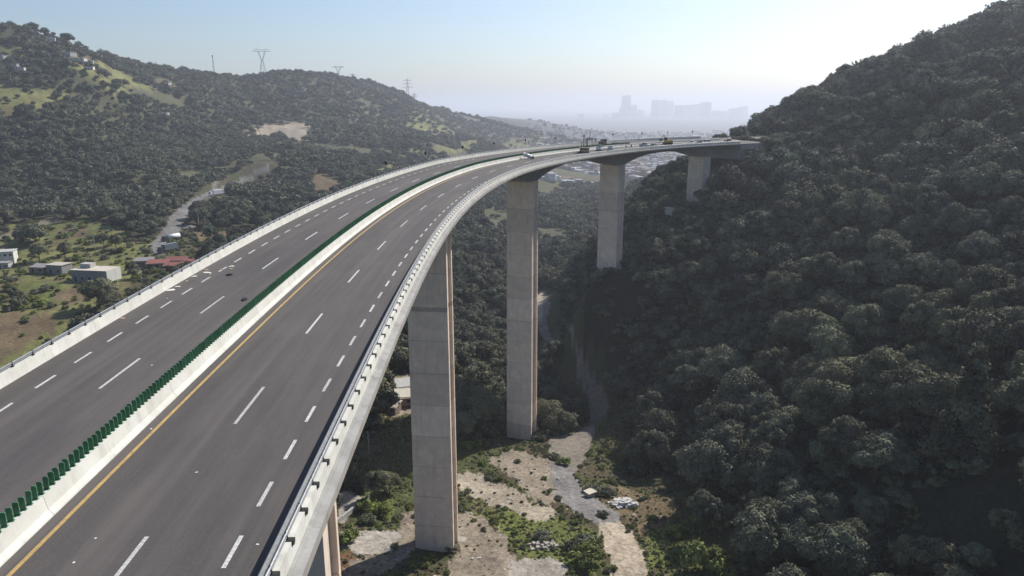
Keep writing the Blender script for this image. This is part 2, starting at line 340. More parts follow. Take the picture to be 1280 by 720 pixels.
COV = dict(forest=(0.040, 0.038, 0.024), field=(0.165, 0.165, 0.062), grassy=(0.075, 0.085, 0.035), grass=(0.125, 0.140, 0.042),
           brown=(0.150, 0.112, 0.065), rust=(0.17, 0.095, 0.055), dirt=(0.235, 0.195, 0.150), rock=(0.33, 0.28, 0.215), slab=(0.33, 0.30, 0.26),
           track=(0.20, 0.175, 0.145), asph=(0.195, 0.185, 0.178), dust_sunlit=(0.37, 0.31, 0.235))
def cover(x, y):
    """colour of the ground and how clear of trees it is"""
    r = np.hypot(x, y)
    j = np.clip(r / 160, 0.4, 6)
    jx = x + fbm(x / (4 * j), y / (4 * j), 21, 5) * 6.0 * j + fbm(x / (.8 * j), y / (.8 * j), 25, 3) * 4.0 * j; jy = y + fbm(x / (4 * j), y / (4 * j), 41, 5) * 6.0 * j + fbm(x / (.8 * j), y / (.8 * j), 45, 3) * 4.0 * j
    c = np.tile(np.array(COV['forest']), (len(x), 1)); clear = np.zeros(len(x)); code = np.zeros(len(x), int)
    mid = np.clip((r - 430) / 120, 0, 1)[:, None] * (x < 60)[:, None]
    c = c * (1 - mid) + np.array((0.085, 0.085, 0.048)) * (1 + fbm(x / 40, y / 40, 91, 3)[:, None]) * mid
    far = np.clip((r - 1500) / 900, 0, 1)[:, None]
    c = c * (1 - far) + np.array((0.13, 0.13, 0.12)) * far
    keys = list(COV)
    for k, pl in POLYS:
        hard = k in ('asph', 'slab', 'track')
        hf = np.where(r > 250, 0.12, 0.55); xx, yy = (x + (jx - x) * hf, y + (jy - y) * hf) if hard else (jx, jy)
        lo = np.min(pl, 0) - 20; hi = np.max(pl, 0) + 20
        sel = np.where((x > lo[0]) & (x < hi[0]) & (y > lo[1]) & (y < hi[1]))[0]
        if not len(sel): continue
        m = sel[inside(pl, xx[sel], yy[sel])]
        if k == 'clear':
            clear[m] = 1
            n = fbm(x[m] / 9, y[m] / 9, 61, 3)[:, None]
            c[m] = np.where(n > 0.02, np.array((0.075, 0.078, 0.032)), np.array((0.085, 0.07, 0.042)))
        else:
            n = 1 + fbm(x[m] / 6, y[m] / 6, 71, 4)[:, None] * 0.9
            c[m] = np.array(COV[k]) * np.clip(n, 0.55, 1.5); clear[m] = 1; code[m] = keys.index(k)
            if k in ('field', 'grass', 'grassy'):
                q = fbm(x[m] / 11, y[m] / 11, 81, 3); qq = m[q < -0.1]
                c[qq] = c[qq] * 0.4 + np.array((0.12, 0.095, 0.055)) * 0.6
    return c, clear, code

# polar grid centred below the camera: fine near, coarse far
def ring():
    az = np.concatenate([np.linspace(-180, -58, 90, endpoint=False), np.linspace(-58, 58, 720, endpoint=False), np.linspace(58, 180, 90, endpoint=False)]) * pi / 180
    rr = [6.0]
    while rr[-1] < 21000: rr.append(rr[-1] * (1.05 if rr[-1] < 60 else 1.011 if rr[-1] < 115 else 1.0045 if rr[-1] < 235 else 1.011 if rr[-1] < 480 else 1.02 if rr[-1] < 3000 else 1.06))
    return az, np.array(rr)
AZ, RR = ring()
gx = (np.sin(AZ)[None, :] * RR[:, None]).ravel(); gy = (np.cos(AZ)[None, :] * RR[:, None]).ravel()
gzv = ground(gx, gy)
na, nr = len(AZ), len(RR)
vv = np.c_[gx, gy, gzv]; vv = np.vstack([vv, [[0, 0, gz(0, 0)]]])
i = np.arange(na); j = np.arange(nr - 1)
I, J = np.meshgrid(i, j); I2 = (I + 1) % na
quads = np.stack([J * na + I, J * na + I2, (J + 1) * na + I2, (J + 1) * na + I], -1).reshape(-1, 4)[:, ::-1]
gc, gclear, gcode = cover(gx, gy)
m, nt, b = nodes_of('ground')
vc = nt.nodes.new('ShaderNodeVertexColor'); vc.layer_name = 'cover'
f1 = noise(nt, 0.9, 6, 0.7); f2 = noise(nt, 0.08, 5, 0.6); f3 = noise(nt, 6.0, 4, 0.7)
v1 = ramp(nt, f1, [(0.3, 0.5), (0.7, 1.4)]); v3 = ramp(nt, f3, [(0.35, 0.6), (0.65, 1.25)])
mul = nd(nt, 'ShaderNodeMix', data_type='RGBA', blend_type='MULTIPLY'); mul.inputs[0].default_value = 1
nt.links.new(vc.outputs[0], mul.inputs[6]); nt.links.new(v1, mul.inputs[7])
mul2 = nd(nt, 'ShaderNodeMix', data_type='RGBA', blend_type='MULTIPLY'); mul2.inputs[0].default_value = 1
nt.links.new(mul.outputs[2], mul2.inputs[6]); nt.links.new(v3, mul2.inputs[7])
nt.links.new(mul2.outputs[2], b.inputs['Base Color']); b.inputs['Roughness'].default_value = 0.95
b.inputs['Specular IOR Level'].default_value = 0.1
bump(nt, b, f1, 0.5, 0.4)
M_ground = m
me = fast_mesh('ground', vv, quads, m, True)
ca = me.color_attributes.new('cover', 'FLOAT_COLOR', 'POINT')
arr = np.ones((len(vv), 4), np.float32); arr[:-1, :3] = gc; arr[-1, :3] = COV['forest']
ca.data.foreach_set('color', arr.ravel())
tag(put('ground', me), kind='structure')
# ------------------------------------------------------------------ materials of the viaduct
def mat_concrete(name, c1, c2, joint=0.0, rnd=0.06, streak=True):
    m, nt, b = nodes_of(name)
    f = noise(nt, 0.55, 6, 0.65); fs = noise(nt, 1.3, 5, 0.6, stretch=(1, 1, 0.12)); ff = noise(nt, 9, 4, 0.6)
    a = mixc(nt, ramp(nt, f, [(0.32, 0.0), (0.68, 1.0)]), c1, c2)
    if streak:
        a = mixc(nt, ramp(nt, fs, [(0.52, 0.0), (0.8, 0.5)]), a, tuple(v * 0.55 for v in c2))
    oi = nt.nodes.new('ShaderNodeObjectInfo')
    mr = nd(nt, 'ShaderNodeMapRange'); mr.inputs[3].default_value = 1 - rnd; mr.inputs[4].default_value = 1 + rnd
    nt.links.new(oi.outputs['Random'], mr.inputs[0])
    hs = nd(nt, 'ShaderNodeHueSaturation'); nt.links.new(a, hs.inputs['Color']); nt.links.new(mr.outputs[0], hs.inputs['Value'])
    nt.links.new(hs.outputs[0], b.inputs['Base Color'])
    b.inputs['Roughness'].default_value = 0.9; b.inputs['Specular IOR Level'].default_value = 0.2
    bump(nt, b, ff, 0.25, 0.02)
    MATS[name] = m
    return m
M_pier = mat_concrete('pier_concrete', (0.79, 0.655, 0.53), (0.64, 0.525, 0.42), rnd=0.10)
M_stain = mat_concrete('stained_concrete', (0.55, 0.47, 0.39), (0.33, 0.28, 0.235), rnd=0.05)
M_deckc = mat_concrete('deck_concrete', (0.36, 0.34, 0.30), (0.27, 0.25, 0.22), streak=True)
M_parapet = mat_concrete('parapet_concrete', (0.62, 0.61, 0.555), (0.50, 0.49, 0.44), rnd=0.035)
M_shelf = mat_concrete('shelf_concrete', (0.36, 0.355, 0.34), (0.25, 0.245, 0.235), rnd=0.05)
M_steel = mat_simple('galvanised_steel', (0.33, 0.34, 0.35), (0.22, 0.23, 0.24), 5, 0.45, 0.6, 0.05)
M_beam = mat_simple('weathered_steel_beam', (0.30, 0.30, 0.29), (0.20, 0.20, 0.20), 4, 0.7, 0.0, 0.05)
M_post = mat_simple('dark_steel', (0.035, 0.040, 0.035), (0.02, 0.02, 0.02), 6, 0.6, 0.0, 0.1)
M_blade = mat_simple('green_plastic', (0.070, 0.200, 0.100), (0.045, 0.145, 0.068), 5, 0.45, 0.0, 0.0, rnd=0.15, spec=0.5)
M_white = mat_simple('road_paint_white', (0.60, 0.60, 0.58), (0.26, 0.25, 0.245), 9, 0.8, 0, 0.1, rnd=0.14)
M_yellow = mat_simple('road_paint_yellow', (0.50, 0.33, 0.10), (0.26, 0.19, 0.10), 5, 0.8, 0, 0.1)
# asphalt: fine aggregate, long wheel-track and seam tones following the road through the uv map
m, nt, b = nodes_of('asphalt')
uv = nt.nodes.new('ShaderNodeUVMap')
n1 = noise(nt, 0.16, 6, 0.65); n2 = noise(nt, 14, 4, 0.7)
n3 = noise(nt, 1.0, 5, 0.6, coord=uv.outputs[0], stretch=(1.1, 0.018, 1))
n4 = noise(nt, 1.0, 6, 0.7, coord=uv.outputs[0], stretch=(0.32, 0.05, 1))
a = mixc(nt, ramp(nt, n1, [(0.35, 0.0), (0.65, 1.0)]), (0.080, 0.070, 0.066), (0.060, 0.054, 0.052))
a = mixc(nt, ramp(nt, n3, [(0.40, 0.0), (0.62, 0.85)]), a, (0.105, 0.093, 0.087))
a = mixc(nt, ramp(nt, n4, [(0.46, 0.0), (0.68, 0.75)]), a, (0.048, 0.045, 0.046))
a = mixc(nt, ramp(nt, n2, [(0.35, 0.0), (0.75, 0.35)]), a, (0.15, 0.14, 0.13))
nt.links.new(a, b.inputs['Base Color']); b.inputs['Roughness'].default_value = 0.88; b.inputs['Specular IOR Level'].default_value = 0.25
bump(nt, b, n2, 0.3, 0.01)
M_asphalt = m

def sweep(profile, s0, s1, ds=2.0, closed=True, caps=True, uvs=False):
    """extrude (off, z) outline along the road; profile may be a function of s"""
    ss = np.linspace(s0, s1, max(2, int(math.ceil((s1 - s0) / ds)) + 1)); V = []
    for s in ss:
        pr = profile(s) if callable(profile) else profile
        for o, z in pr: V.append(P(s, o, z))
    n = len(pr); F = []; m = n if closed else n - 1
    for a in range(len(ss) - 1):
        for q in range(m):
            q2 = (q + 1) % n
            F.append((a * n + q, a * n + q2, (a + 1) * n + q2, (a + 1) * n + q))
    if closed and caps:
        F.append(tuple(range(n - 1, -1, -1))); F.append(tuple((len(ss) - 1) * n + q for q in range(n)))
    return V, F, ss
def swept(name, profile, s0, s1, mat, parent=None, ds=2.0, **kw):
    V, F, ss = sweep(profile, s0, s1, ds, **kw)
    return put(name, mesh(name, V, F, mat), parent)
# ------------------------------------------------------------------ the viaduct
OR_, OL_ = -16.97, -39.05     # outer lips of the deck
SB, SE = -46.0, 333.0
via = empty('viaduct', (0, 0, 0), 'long curved concrete viaduct on tall piers crossing the wooded valley', 'viaduct')
PW, PL = 7.6, 5.0             # pier: across and along the road
def depth(s):
    """girder depth, haunched over the piers"""
    ps = np.array([PIERS[0] - 77] + PIERS + [PIERS[-1] + 58.0]); ps.sort()
    d = np.abs(ps - s).min(); i = np.searchsorted(ps, s); i = min(max(i, 1), len(ps) - 1)
    half = (ps[i] - ps[i - 1]) / 2 - 4
    t = 1 - np.clip((d - 2.5) / half, 0, 1)
    return 2.6 + 3.4 * t ** 2.0
# the deck in cast segments, each a part
k = 0; s = SB
slab = lambda q: [(OR_, -0.02), (OR_, -0.45), (OR_ - 0.25, -0.50), (OM + 4.9, -0.95), (OM - 4.9, -0.95), (OL_ + 0.25, -0.50), (OL_, -0.45), (OL_, -0.02)]
while s < SE - 1:
    e = min(s + 12.0, SE)
    swept('deck_slab', slab, s + 0.01, e - 0.01, M_deckc, via, 2.0); s = e
def box_prof(q):
    d = depth(q); return [(OM + 4.6, -0.955), (OM + 4.1, -d), (OM - 4.1, -d), (OM - 4.6, -0.955)]
s = SB
while s < SE - 1:
    e = min(s + 6.0, SE)
    swept('box_girder', box_prof, s, e - 0.02, M_deckc, via, 1.5); s = e
# piers: hollow rectangular shafts cast in lifts, two ribs and a recess in each side face
def pier(sp, zbot, i):
    c = P(sp, OM + 0.9); th = heading(sp)
    root = empty('pier', (c[0], c[1], zbot), None); root.parent = via; root.rotation_euler = (0, 0, -th)
    ztop = c[2] - 6.0 + 0.01
    h = 6.6; z = 0.0; H = ztop - zbot; k = 0
    W2, L2, RC = PW / 2, PL / 2, 0.55
    rib = 0.62
    while z < H - 0.1:
        e = min(z + h, H)
        if H - e < 2: e = H
        g = 0.12 if not (i == 1 and -26.8 < zbot + e < -20.3) else 0.9
        mb = MB()
        def shaft(z0, z1, ins, mi=0):
            w, l = W2 - ins, L2 - ins
            grow = lambda zz: 1 + 0.05 * (1 - zz / H)
            pts = [(-w, -l), (w, -l), (w, -l + rib), (w - RC, -l + rib + .12), (w - RC, l - rib - .12), (w, l - rib), (w, l), (-w, l), (-w, l - rib), (-w + RC, l - rib - .12), (-w + RC, -l + rib + .12), (-w, -l + rib)]
            n = len(pts); a = [(x * grow(z0), y, z0) for x, y in pts] + [(x * grow(z1), y, z1) for x, y in pts]
            f = [(q, (q + 1) % n, n + (q + 1) % n, n + q) for q in range(n)] + [tuple(range(n - 1, -1, -1)), tuple(range(n, 2 * n))]
            mb.add(a, f, mi)
        shaft(z, e - g, 0.0)
        shaft(e - g, e, 0.04, 1)
        mb.put('concrete_lift', [M_pier, M_stain], root)
        z = e; k += 1
    mb = MB(); mb.box((0, 0, -2.0), (PW + 3.5, PL + 3.5, 4.0 + 0.5)); mb.put('footing', M_deckc, root)
    return root
for i, sp in enumerate(PIERS):
    c = P(sp, OM); th = heading(sp)
    cx = [c[0] + a * cos(th) + b_ * sin(th) for a in (-4, 4) for b_ in (-2.5, 2.5)]
    cy = [c[1] - a * sin(th) + b_ * cos(th) for a in (-4, 4) for b_ in (-2.5, 2.5)]
    g = ground(cx, cy)
    pier(sp, float(min(g)) - 0.3, i)
# abutment
mb = MB(); c = P(SE, OM); th = heading(SE)
mb.box((0, 2.5, -4.3), (20.5, 5.0, 6.5)); mb.put('abutment', M_deckc, via, loc=c, rz=-th)
# ------------------------------------------------------------------ the carriageways
def strip(name, oa, ob, z, s0, s1, mat, parent=None, ds=2.0, uv=False):
    V, F, ss = sweep([(oa, z), (ob, z)], s0, s1, ds, closed=False)
    F = [f[::-1] for f in F]
    me = mesh(name, V, F, mat)
    if uv:
        l = me.uv_layers.new(name='UVMap')
        idx = np.empty(len(me.loops), np.int32); me.loops.foreach_get('vertex_index', idx)
        n = idx % 2; row = idx // 2
        u = np.where(n == 0, oa, ob); v_ = ss[row]
        l.data.foreach_set('uv', np.c_[u, v_].astype(np.float32).ravel())
    return put(name, me, parent)
road_r = strip('road', -17.95, -27.88, 0.03, SB, SE, M_asphalt, ds=1.5, uv=True); tag(road_r, 'grey asphalt carriageway with a yellow edge line, right of the green bladed median', 'road', kind='structure')
road_l = strip('road', -28.92, -38.38, 0.03, SB, SE, M_asphalt, ds=1.5, uv=True); tag(road_l, 'grey asphalt carriageway between the green bladed median and the outer parapet', 'road', kind='structure')
for oa, ob in ((-17.95, -27.88), (-28.92, -38.38)):
    nm = strip('road', oa, ob, 0.03, SE, 470, M_asphalt, ds=2, uv=True); tag(nm, kind='structure')
swept('road_bed', [(OR_ - .2, -0.02), (OR_ - .2, -2.5), (OL_ + .2, -2.5), (OL_ + .2, -0.02)], SE, 470, M_deckc, None)['kind'] = 'structure'
def dashes(name, off, w, s0, length, period, mat, parent, smax, back=False):
    a = s0
    k0 = -40 if back else 0
    for q in range(k0, 400):
        sa = s_at_arc(off, s0, q * period)
        if sa < -8: continue
        if sa > smax: break
        sb = s_at_arc(off, sa, length)
        strip(name, off + w / 2, off - w / 2, 0.036, sa, sb, mat, parent, ds=1.5)
dashes('lane_dash', -23.48, 0.17, 35.5, 5.0, 15.0, M_white, road_r, 238, True)
dashes('shoulder_dash', -19.88, 0.17, 23.5, 2.0, 4.08, M_white, road_r, 215, True)
dashes('lane_dash', -32.82, 0.17, 40.3, 5.0, 15.0, M_white, road_l, 200, True)
dashes('shoulder_dash', -36.50, 0.17, 40.4, 2.0, 4.08, M_white, road_l, 190, True)
strip('edge_line', -27.27 + .09, -27.27 - .09, 0.036, SB, 196, M_yellow, road_r, ds=1.5)
strip('edge_line', -29.52 + .08, -29.52 - .08, 0.036, SB, 196, M_yellow, road_l, ds=1.5)
# ------------------------------------------------------------------ median barrier with green anti-glare blades
med = empty('median_barrier', (0, 0, 0), 'white concrete median barrier topped with a row of upright green blades', 'barrier')
mprof = [(-27.90, 0.0), (-27.93, 0.08), (-28.10, 0.28), (-28.21, 0.85), (-28.59, 0.85), (-28.70, 0.28), (-28.87, 0.08), (-28.90, 0.0)]
s = 27.2
while s > -30: s = s_at_arc(OM, s, -12)
while s < SE:
    e = s_at_arc(OM, s, 12.0)
    swept('barrier_segment', mprof, s + 0.012, min(e, SE) - 0.012, M_parapet, med, 2.0)
    s = e
# each blade is a slightly dished plate on a foot, set square to the road
bm_ = MB()
bm_.prism([(-0.10, 0.03), (0.10, 0.03), (0.11, 0.51), (0.08, 0.58), (-0.08, 0.58), (-0.11, 0.51)], -0.02, 0.02)
bm_.box((0, 0, 0.015), (0.24, 0.14, 0.03))
blade_me = bm_.mesh('glare_blade', M_blade)
s = 17.0; nb = 0; rest = MB()
while s < SE - 2:
    c = P(s, OM, 0.85); th = -heading(s)
    if nb < 300:
        o = put('glare_blade', blade_me, med, c, th + radians(8 + random.uniform(-9, 9))); nb += 1; o.rotation_euler[0] = radians(random.gauss(0, 2.5)); o.rotation_euler[1] = radians(random.gauss(0, 2.0))
    elif s < 275 or random.random() < 0.0:
        a = th + radians(8); mb = rest
        for z0, z1 in ((0.0, 0.56),):
            dx, dy = cos(a) * 0.12, sin(a) * 0.12; tx, ty = -sin(a) * 0.02, cos(a) * 0.02
            p = [(c[0] + sx * dx + sy * tx, c[1] + sx * dy + sy * ty, c[2] + z) for z in (z0, z1) for sx, sy in ((-1, -1), (1, -1), (1, 1), (-1, 1))]
            mb.hexa(p)
    s = s_at_arc(OM, s, 0.385)
o = rest.put('glare_blade', M_blade, med); o['kind'] = 'stuff'
# ------------------------------------------------------------------ outer parapets with steel rail
def parapet(side, label):
    root = empty('parapet', (0, 0, 0), label, 'parapet', 'parapets along the viaduct')
    if side > 0: base, sg = -17.92, 1      # barrier outward is +off
    else: base, sg = -38.40, -1
    pr = [(base, 0.0), (base + sg * 0.06, 0.30), (base + sg * 0.14, 0.80), (base + sg * 0.42, 0.80), (base + sg * 0.46, 0.0)]
    if sg < 0: pr = pr[::-1]
    s = SB + 1
    while s < SE:
        e = s_at_arc(base, s, 6.0)
        swept('parapet_segment', pr, s + 0.008, min(e, SE) - 0.008, M_parapet, root, 1.5); s = e
    # post: a dark cast plate bolted over the outer edge
    pm = MB()
    pm.prism([(-0.15, 0.02), (0.0, 0.02), (-0.03, 0.16), (-0.06, 0.24), (-0.08, 0.32), (-0.12, 0.32), (-0.14, 0.22)], -0.025, 0.025)
    pm.box((0.0, 0, 0.012), (0.36, 0.26, 0.024))
    n = 10; pts = [(0.15 * cos(pi + pi * q / n), 0.0 + 0.20 * sin(pi + pi * q / n)) for q in range(n + 1)]
    vv_ = [(0.15, x, z) for x, z in pts] + [(0.20, x, z) for x, z in pts]; L = n + 1
    pm.add(vv_, [(q, q + 1, L + q + 1, L + q) for q in range(n)] + [tuple(range(n, -1, -1)), tuple(range(L, 2 * L)), (n, 0, L, 2 * L - 1)])
    post_me = pm.mesh('rail_post', M_post)
    s = 20.0
    while s > 12: s = s_at_arc(base, s, -2.0)
    far = MB()
    while s < SE - 1:
        c = P(s, base + sg * 0.28, 0.80); a = -heading(s) + (0 if sg > 0 else pi)
        put('rail_post', post_me, root, c, a)
        s = s_at_arc(base, s, 2.0)
    for zz, oo, r in ((1.02, base + sg * 0.20, 0.06), (0.90, base + sg * 0.20, 0.04)):
        pts = [(oo + r * cos(2 * pi * q / 8), zz + r * sin(2 * pi * q / 8)) for q in range(8)]
        swept('hand_rail', pts, SB, SE, M_steel, root, 2.0)
    if sg > 0:      # flat steel beam along the inner face
        for za, oa in ((0.66, -0.16), (0.96, 0.02)):
            swept('guard_beam', [(base - oa * -1 - 0.07, za), (base - oa * -1 + 0.07, za), (base - oa * -1 + 0.07, za + 0.11), (base - oa * -1 - 0.07, za + 0.11)], SB, SE, M_beam, root, 2.0)
    # kerb shelf outside the barrier
    sh = [(base + sg * 0.47, -0.015), (base + sg * 0.47, 0.12), (base + sg * 0.60, 0.12), (base + sg * 0.62, 0.02), (OR_ if sg > 0 else OL_, 0.0), (OR_ if sg > 0 else OL_, -0.019)]
    if sg < 0: sh = sh[::-1]
    s = SB
    while s < SE - 1:
        e = min(s + 6.0, SE)
        swept('edge_beam', sh, s + .006, e - .006, M_shelf, root, 2.0); s = e
    return root
parapet(1, 'white parapet with dark posts and grey rail along the near right edge of the viaduct')
parapet(-1, 'white parapet with dark posts and grey rail along the outer left edge of the viaduct')
# dark-headed posts beyond the outer parapet
for q, s in enumerate((141.5, 164.0, 186.0, 205.0, 224.5, 243.0, 261.0, 279.0, 297.0, 313.0, 328.0)):
    c = P(s, -38.86, 0.0)
    r = empty('marker_post', c, 'slim dark headed post at the outer left parapet, %s' % ['nearest of the row', 'second nearest of the row', 'third nearest of the row', 'fourth nearest of the row', 'fifth nearest of the row', 'in the middle of the row', 'fifth from the far end', 'fourth from the far end', 'third from the far end', 'second from the far end', 'farthest of the row'][q], 'post', 'dark headed posts along the outer parapet')
    MB().tube((0, 0, 0), (0, 0, 2.9), 0.05, 6).put('pole', M_steel, r)
    hb = MB(); hb.tube((0, 0, 2.75), (0, 0, 3.05), 0.12, 8, 0.30); hb.tube((0, 0, 3.05), (0, 0, 3.35), 0.30, 8, 0.26); hb.tube((0, 0, 3.35), (0, 0, 3.5), 0.26, 8, 0.10)
    hb.put('head', M_post, r, True)
# ------------------------------------------------------------------ trees
def mat_leaf(name, c1, c2, trans=0.06, rnd=0.25):
    m = bpy.data.materials.new(name); m.use_nodes = True; nt = m.node_tree; nt.nodes.clear()
    out = nt.nodes.new('ShaderNodeOutputMaterial')
    oi = nt.nodes.new('ShaderNodeObjectInfo')
    geo = nt.nodes.new('ShaderNodeNewGeometry')
    n1 = noise(nt, 0.7, 3, 0.6)
    a = mixc(nt, ramp(nt, n1, [(0.35, 0.0), (0.65, 1.0)]), c1, c2)
    # slow change of kind over the hillside
    nl = nd(nt, 'ShaderNodeTexNoise', Scale=0.016, Detail=3.0); nt.links.new(oi.outputs['Location'], nl.inputs['Vector'])
    a = mixc(nt, ramp(nt, nl.outputs['Fac'], [(0.46, 0.0), (0.66, 0.75)]), a, tuple(v * k for v, k in zip(c1, (1.12, 1.06, 0.88))))
    # tone of each leaf clump
    r2 = nd(nt, 'ShaderNodeMapRange'); r2.inputs[3].default_value = 0.75; r2.inputs[4].default_value = 1.3
    nt.links.new(geo.outputs['Random Per Island'], r2.inputs[0])
    r1 = nd(nt, 'ShaderNodeMapRange'); r1.inputs[3].default_value = 1 - rnd; r1.inputs[4].default_value = 1 + rnd
    nt.links.new(oi.outputs['Random'], r1.inputs[0])
    mu = nd(nt, 'ShaderNodeMath', operation='MULTIPLY'); nt.links.new(r1.outputs[0], mu.inputs[0]); nt.links.new(r2.outputs[0], mu.inputs[1])
    at = nt.nodes.new('ShaderNodeAttribute'); at.attribute_name = 'tone'
    mu2 = nd(nt, 'ShaderNodeMath', operation='MULTIPLY'); nt.links.new(mu.outputs[0], mu2.inputs[0]); nt.links.new(at.outputs['Fac'], mu2.inputs[1]); mu = mu2
    hs = nd(nt, 'ShaderNodeHueSaturation'); nt.links.new(a, hs.inputs['Color']); nt.links.new(mu.outputs[0], hs.inputs['Value'])
    h1 = nd(nt, 'ShaderNodeMath', operation='MULTIPLY_ADD'); nt.links.new(oi.outputs['Random'], h1.inputs[0]); h1.inputs[1].default_value = 0.05; h1.inputs[2].default_value = 0.475
    nt.links.new(h1.outputs[0], hs.inputs['Hue'])
    d = nt.nodes.new('ShaderNodeBsdfPrincipled'); d.inputs['Roughness'].default_value = 0.8; d.inputs['Specular IOR Level'].default_value = 0.15
    t = nt.nodes.new('ShaderNodeBsdfTranslucent'); mx = nt.nodes.new('ShaderNodeMixShader'); mx.inputs[0].default_value = trans
    nt.links.new(hs.outputs[0], d.inputs['Base Color']); nt.links.new(hs.outputs[0], t.inputs['Color'])
    nt.links.new(d.outputs[0], mx.inputs[1]); nt.links.new(t.outputs[0], mx.inputs[2]); nt.links.new(mx.outputs[0], out.inputs[0])
    return m
M_leaf = mat_leaf('oak_leaves', (0.138, 0.142, 0.094), (0.066, 0.072, 0.050))
M_leaf_y = mat_leaf('bright_leaves', (0.165, 0.195, 0.055), (0.12, 0.145, 0.045))
M_leaf_d = mat_leaf('dry_leaves', (0.14, 0.115, 0.06), (0.10, 0.09, 0.05))
M_leaf_b = mat_leaf('blue_leaves', (0.10, 0.135, 0.125), (0.065, 0.09, 0.085))
M_bark = mat_simple('bark', (0.10, 0.08, 0.06), (0.05, 0.04, 0.03), 3, 0.9, 0, 0.4)
import bmesh
def ico(sub):
    bm = bmesh.new(); bmesh.ops.create_icosphere(bm, subdivisions=sub, radius=1.0)
    v = np.array([q.co[:] for q in bm.verts]); f = np.array([[w.index for w in q.verts] for q in bm.faces]); bm.free(); return v, f
ICO1, ICO2 = ico(1), ico(2)
def crown_mesh(name, seed, R, Hc, z0, lobes, leaves, size, mat, shape='round'):
    """clusters of small leaf faces on the shells of many lobes, with a ragged solid heart in each lobe"""
    g = np.random.default_rng(seed)
    L = []
    for q in range(lobes):
        if shape == 'cone':
            t = (q + 0.5) / lobes; a = q * 2.4 + g.uniform(-.3, .3); rr = R * (1 - t) ** 0.8 * g.uniform(0.45, 0.8)
            L.append((cos(a) * rr, sin(a) * rr, z0 + Hc * t, R * (0.38 * (1 - t) + 0.14) * g.uniform(.8, 1.2)))
        else:
            u = 1 - 1.25 * (q + 0.5) / lobes; a = q * 2.39996 + g.uniform(-.5, .5)
            w = sqrt(max(0, 1 - u * u)); k = g.uniform(0.55, 0.84)
            L.append((cos(a) * w * R * k, sin(a) * w * R * k, z0 + Hc * (0.38 + 0.52 * u * k), R * g.choice([g.uniform(0.17, 0.26), g.uniform(0.26, 0.40)])))
    L = np.array(L)
    nv = []; nf = []; cnt = 0
    hv, hf = ICO1
    for x, y, z, r in L:   # hearts
        s = hv * (r * 0.72) * g.uniform(0.82, 1.15, (len(hv), 1)); s[:, 2] *= 0.85
        nv.append(s + (x, y, z)); nf.append(hf + cnt); cnt += len(hv)
    core = hv * np.array((R * .50, R * .50, Hc * .30)) * g.uniform(0.8, 1.1, (len(hv), 1)) + (0, 0, z0 + Hc * .42)
    nv.append(core); nf.append(hf + cnt); cnt += len(hv)
    w = L[:, 3] ** 2; w = w / w.sum(); li = g.choice(len(L), leaves, p=w)
    d = g.normal(size=(leaves, 3)); d[:, 2] = np.abs(d[:, 2]) * 1.0 + g.normal(size=leaves) * 0.35
    d /= np.linalg.norm(d, axis=1)[:, None]
    c = L[li, :3] + d * L[li, 3:4] * g.uniform(0.78, 1.12, (leaves, 1)) * np.array((1, 1, 0.9)) + g.normal(size=(leaves, 3)) * size * 0.35
    # face normal leans outward with a wide scatter
    n = d + g.normal(size=(leaves, 3)) * 0.32; n /= np.linalg.norm(n, axis=1)[:, None]
    t = np.cross(n, g.normal(size=(leaves, 3))); t /= np.linalg.norm(t, axis=1)[:, None] + 1e-9
    b_ = np.cross(n, t); sz = size * g.uniform(0.55, 1.3, (leaves, 1))
    p0 = c - t * sz * .5; p1 = c + b_ * sz * .42 + n * sz * .1; p2 = c + t * sz * .55
    tri = np.stack([p0, p1, p2], 1).reshape(-1, 3)
    p3 = c - b_ * sz * .42 - n * sz * .1
    allv = np.concatenate([np.concatenate(nv), np.stack([p0, p3, p2, p1], 1).reshape(-1, 3)])
    base = cnt + 4 * np.arange(leaves)[:, None]
    f = np.concatenate([np.concatenate(nf), base + np.array([[0, 1, 2]]), base + np.array([[0, 2, 3]])])
    me = fast_mesh(name, allv, f, mat)
    # each lobe of the crown has its own leaf tone
    lt = g.uniform(0.5, 1.5, len(L) + 1); tone = np.concatenate([np.repeat(lt[:len(L)], len(hv)), np.full(len(hv), 1.0), np.repeat(lt[li], 4)])
    at = me.attributes.new('tone', 'FLOAT', 'POINT'); at.data.foreach_set('value', tone.astype(np.float32))
    return me
def trunk_mesh(name, seed, H, r, limbs=5, spread=2.2):
    g = random.Random(seed); mb = MB(); p = Vector((0, 0, -0.6)); q = p
    pts = [p]
    for k in range(3):
        q = q + Vector((g.uniform(-.35, .35), g.uniform(-.35, .35), (H + 0.6) / 3)); pts.append(q)
    rad = [r * 1.25, r, r * .8, r * .55]
    for a in range(3): mb.tube(pts[a], pts[a + 1], rad[a], 7, rad[a + 1])
    for k in range(limbs):
        a = k * 2 * pi / limbs + g.uniform(-.4, .4); st = pts[2].lerp(pts[3], g.random()) if k else pts[3]
        e1 = st + Vector((cos(a) * spread * .5, sin(a) * spread * .5, H * .22)); e2 = e1 + Vector((cos(a) * spread * .5, sin(a) * spread * .5, H * .25))
        mb.tube(st, e1, r * .42, 5, r * .26); mb.tube(e1, e2, r * .26, 5, r * .08)
    return mb.mesh(name, M_bark, True)
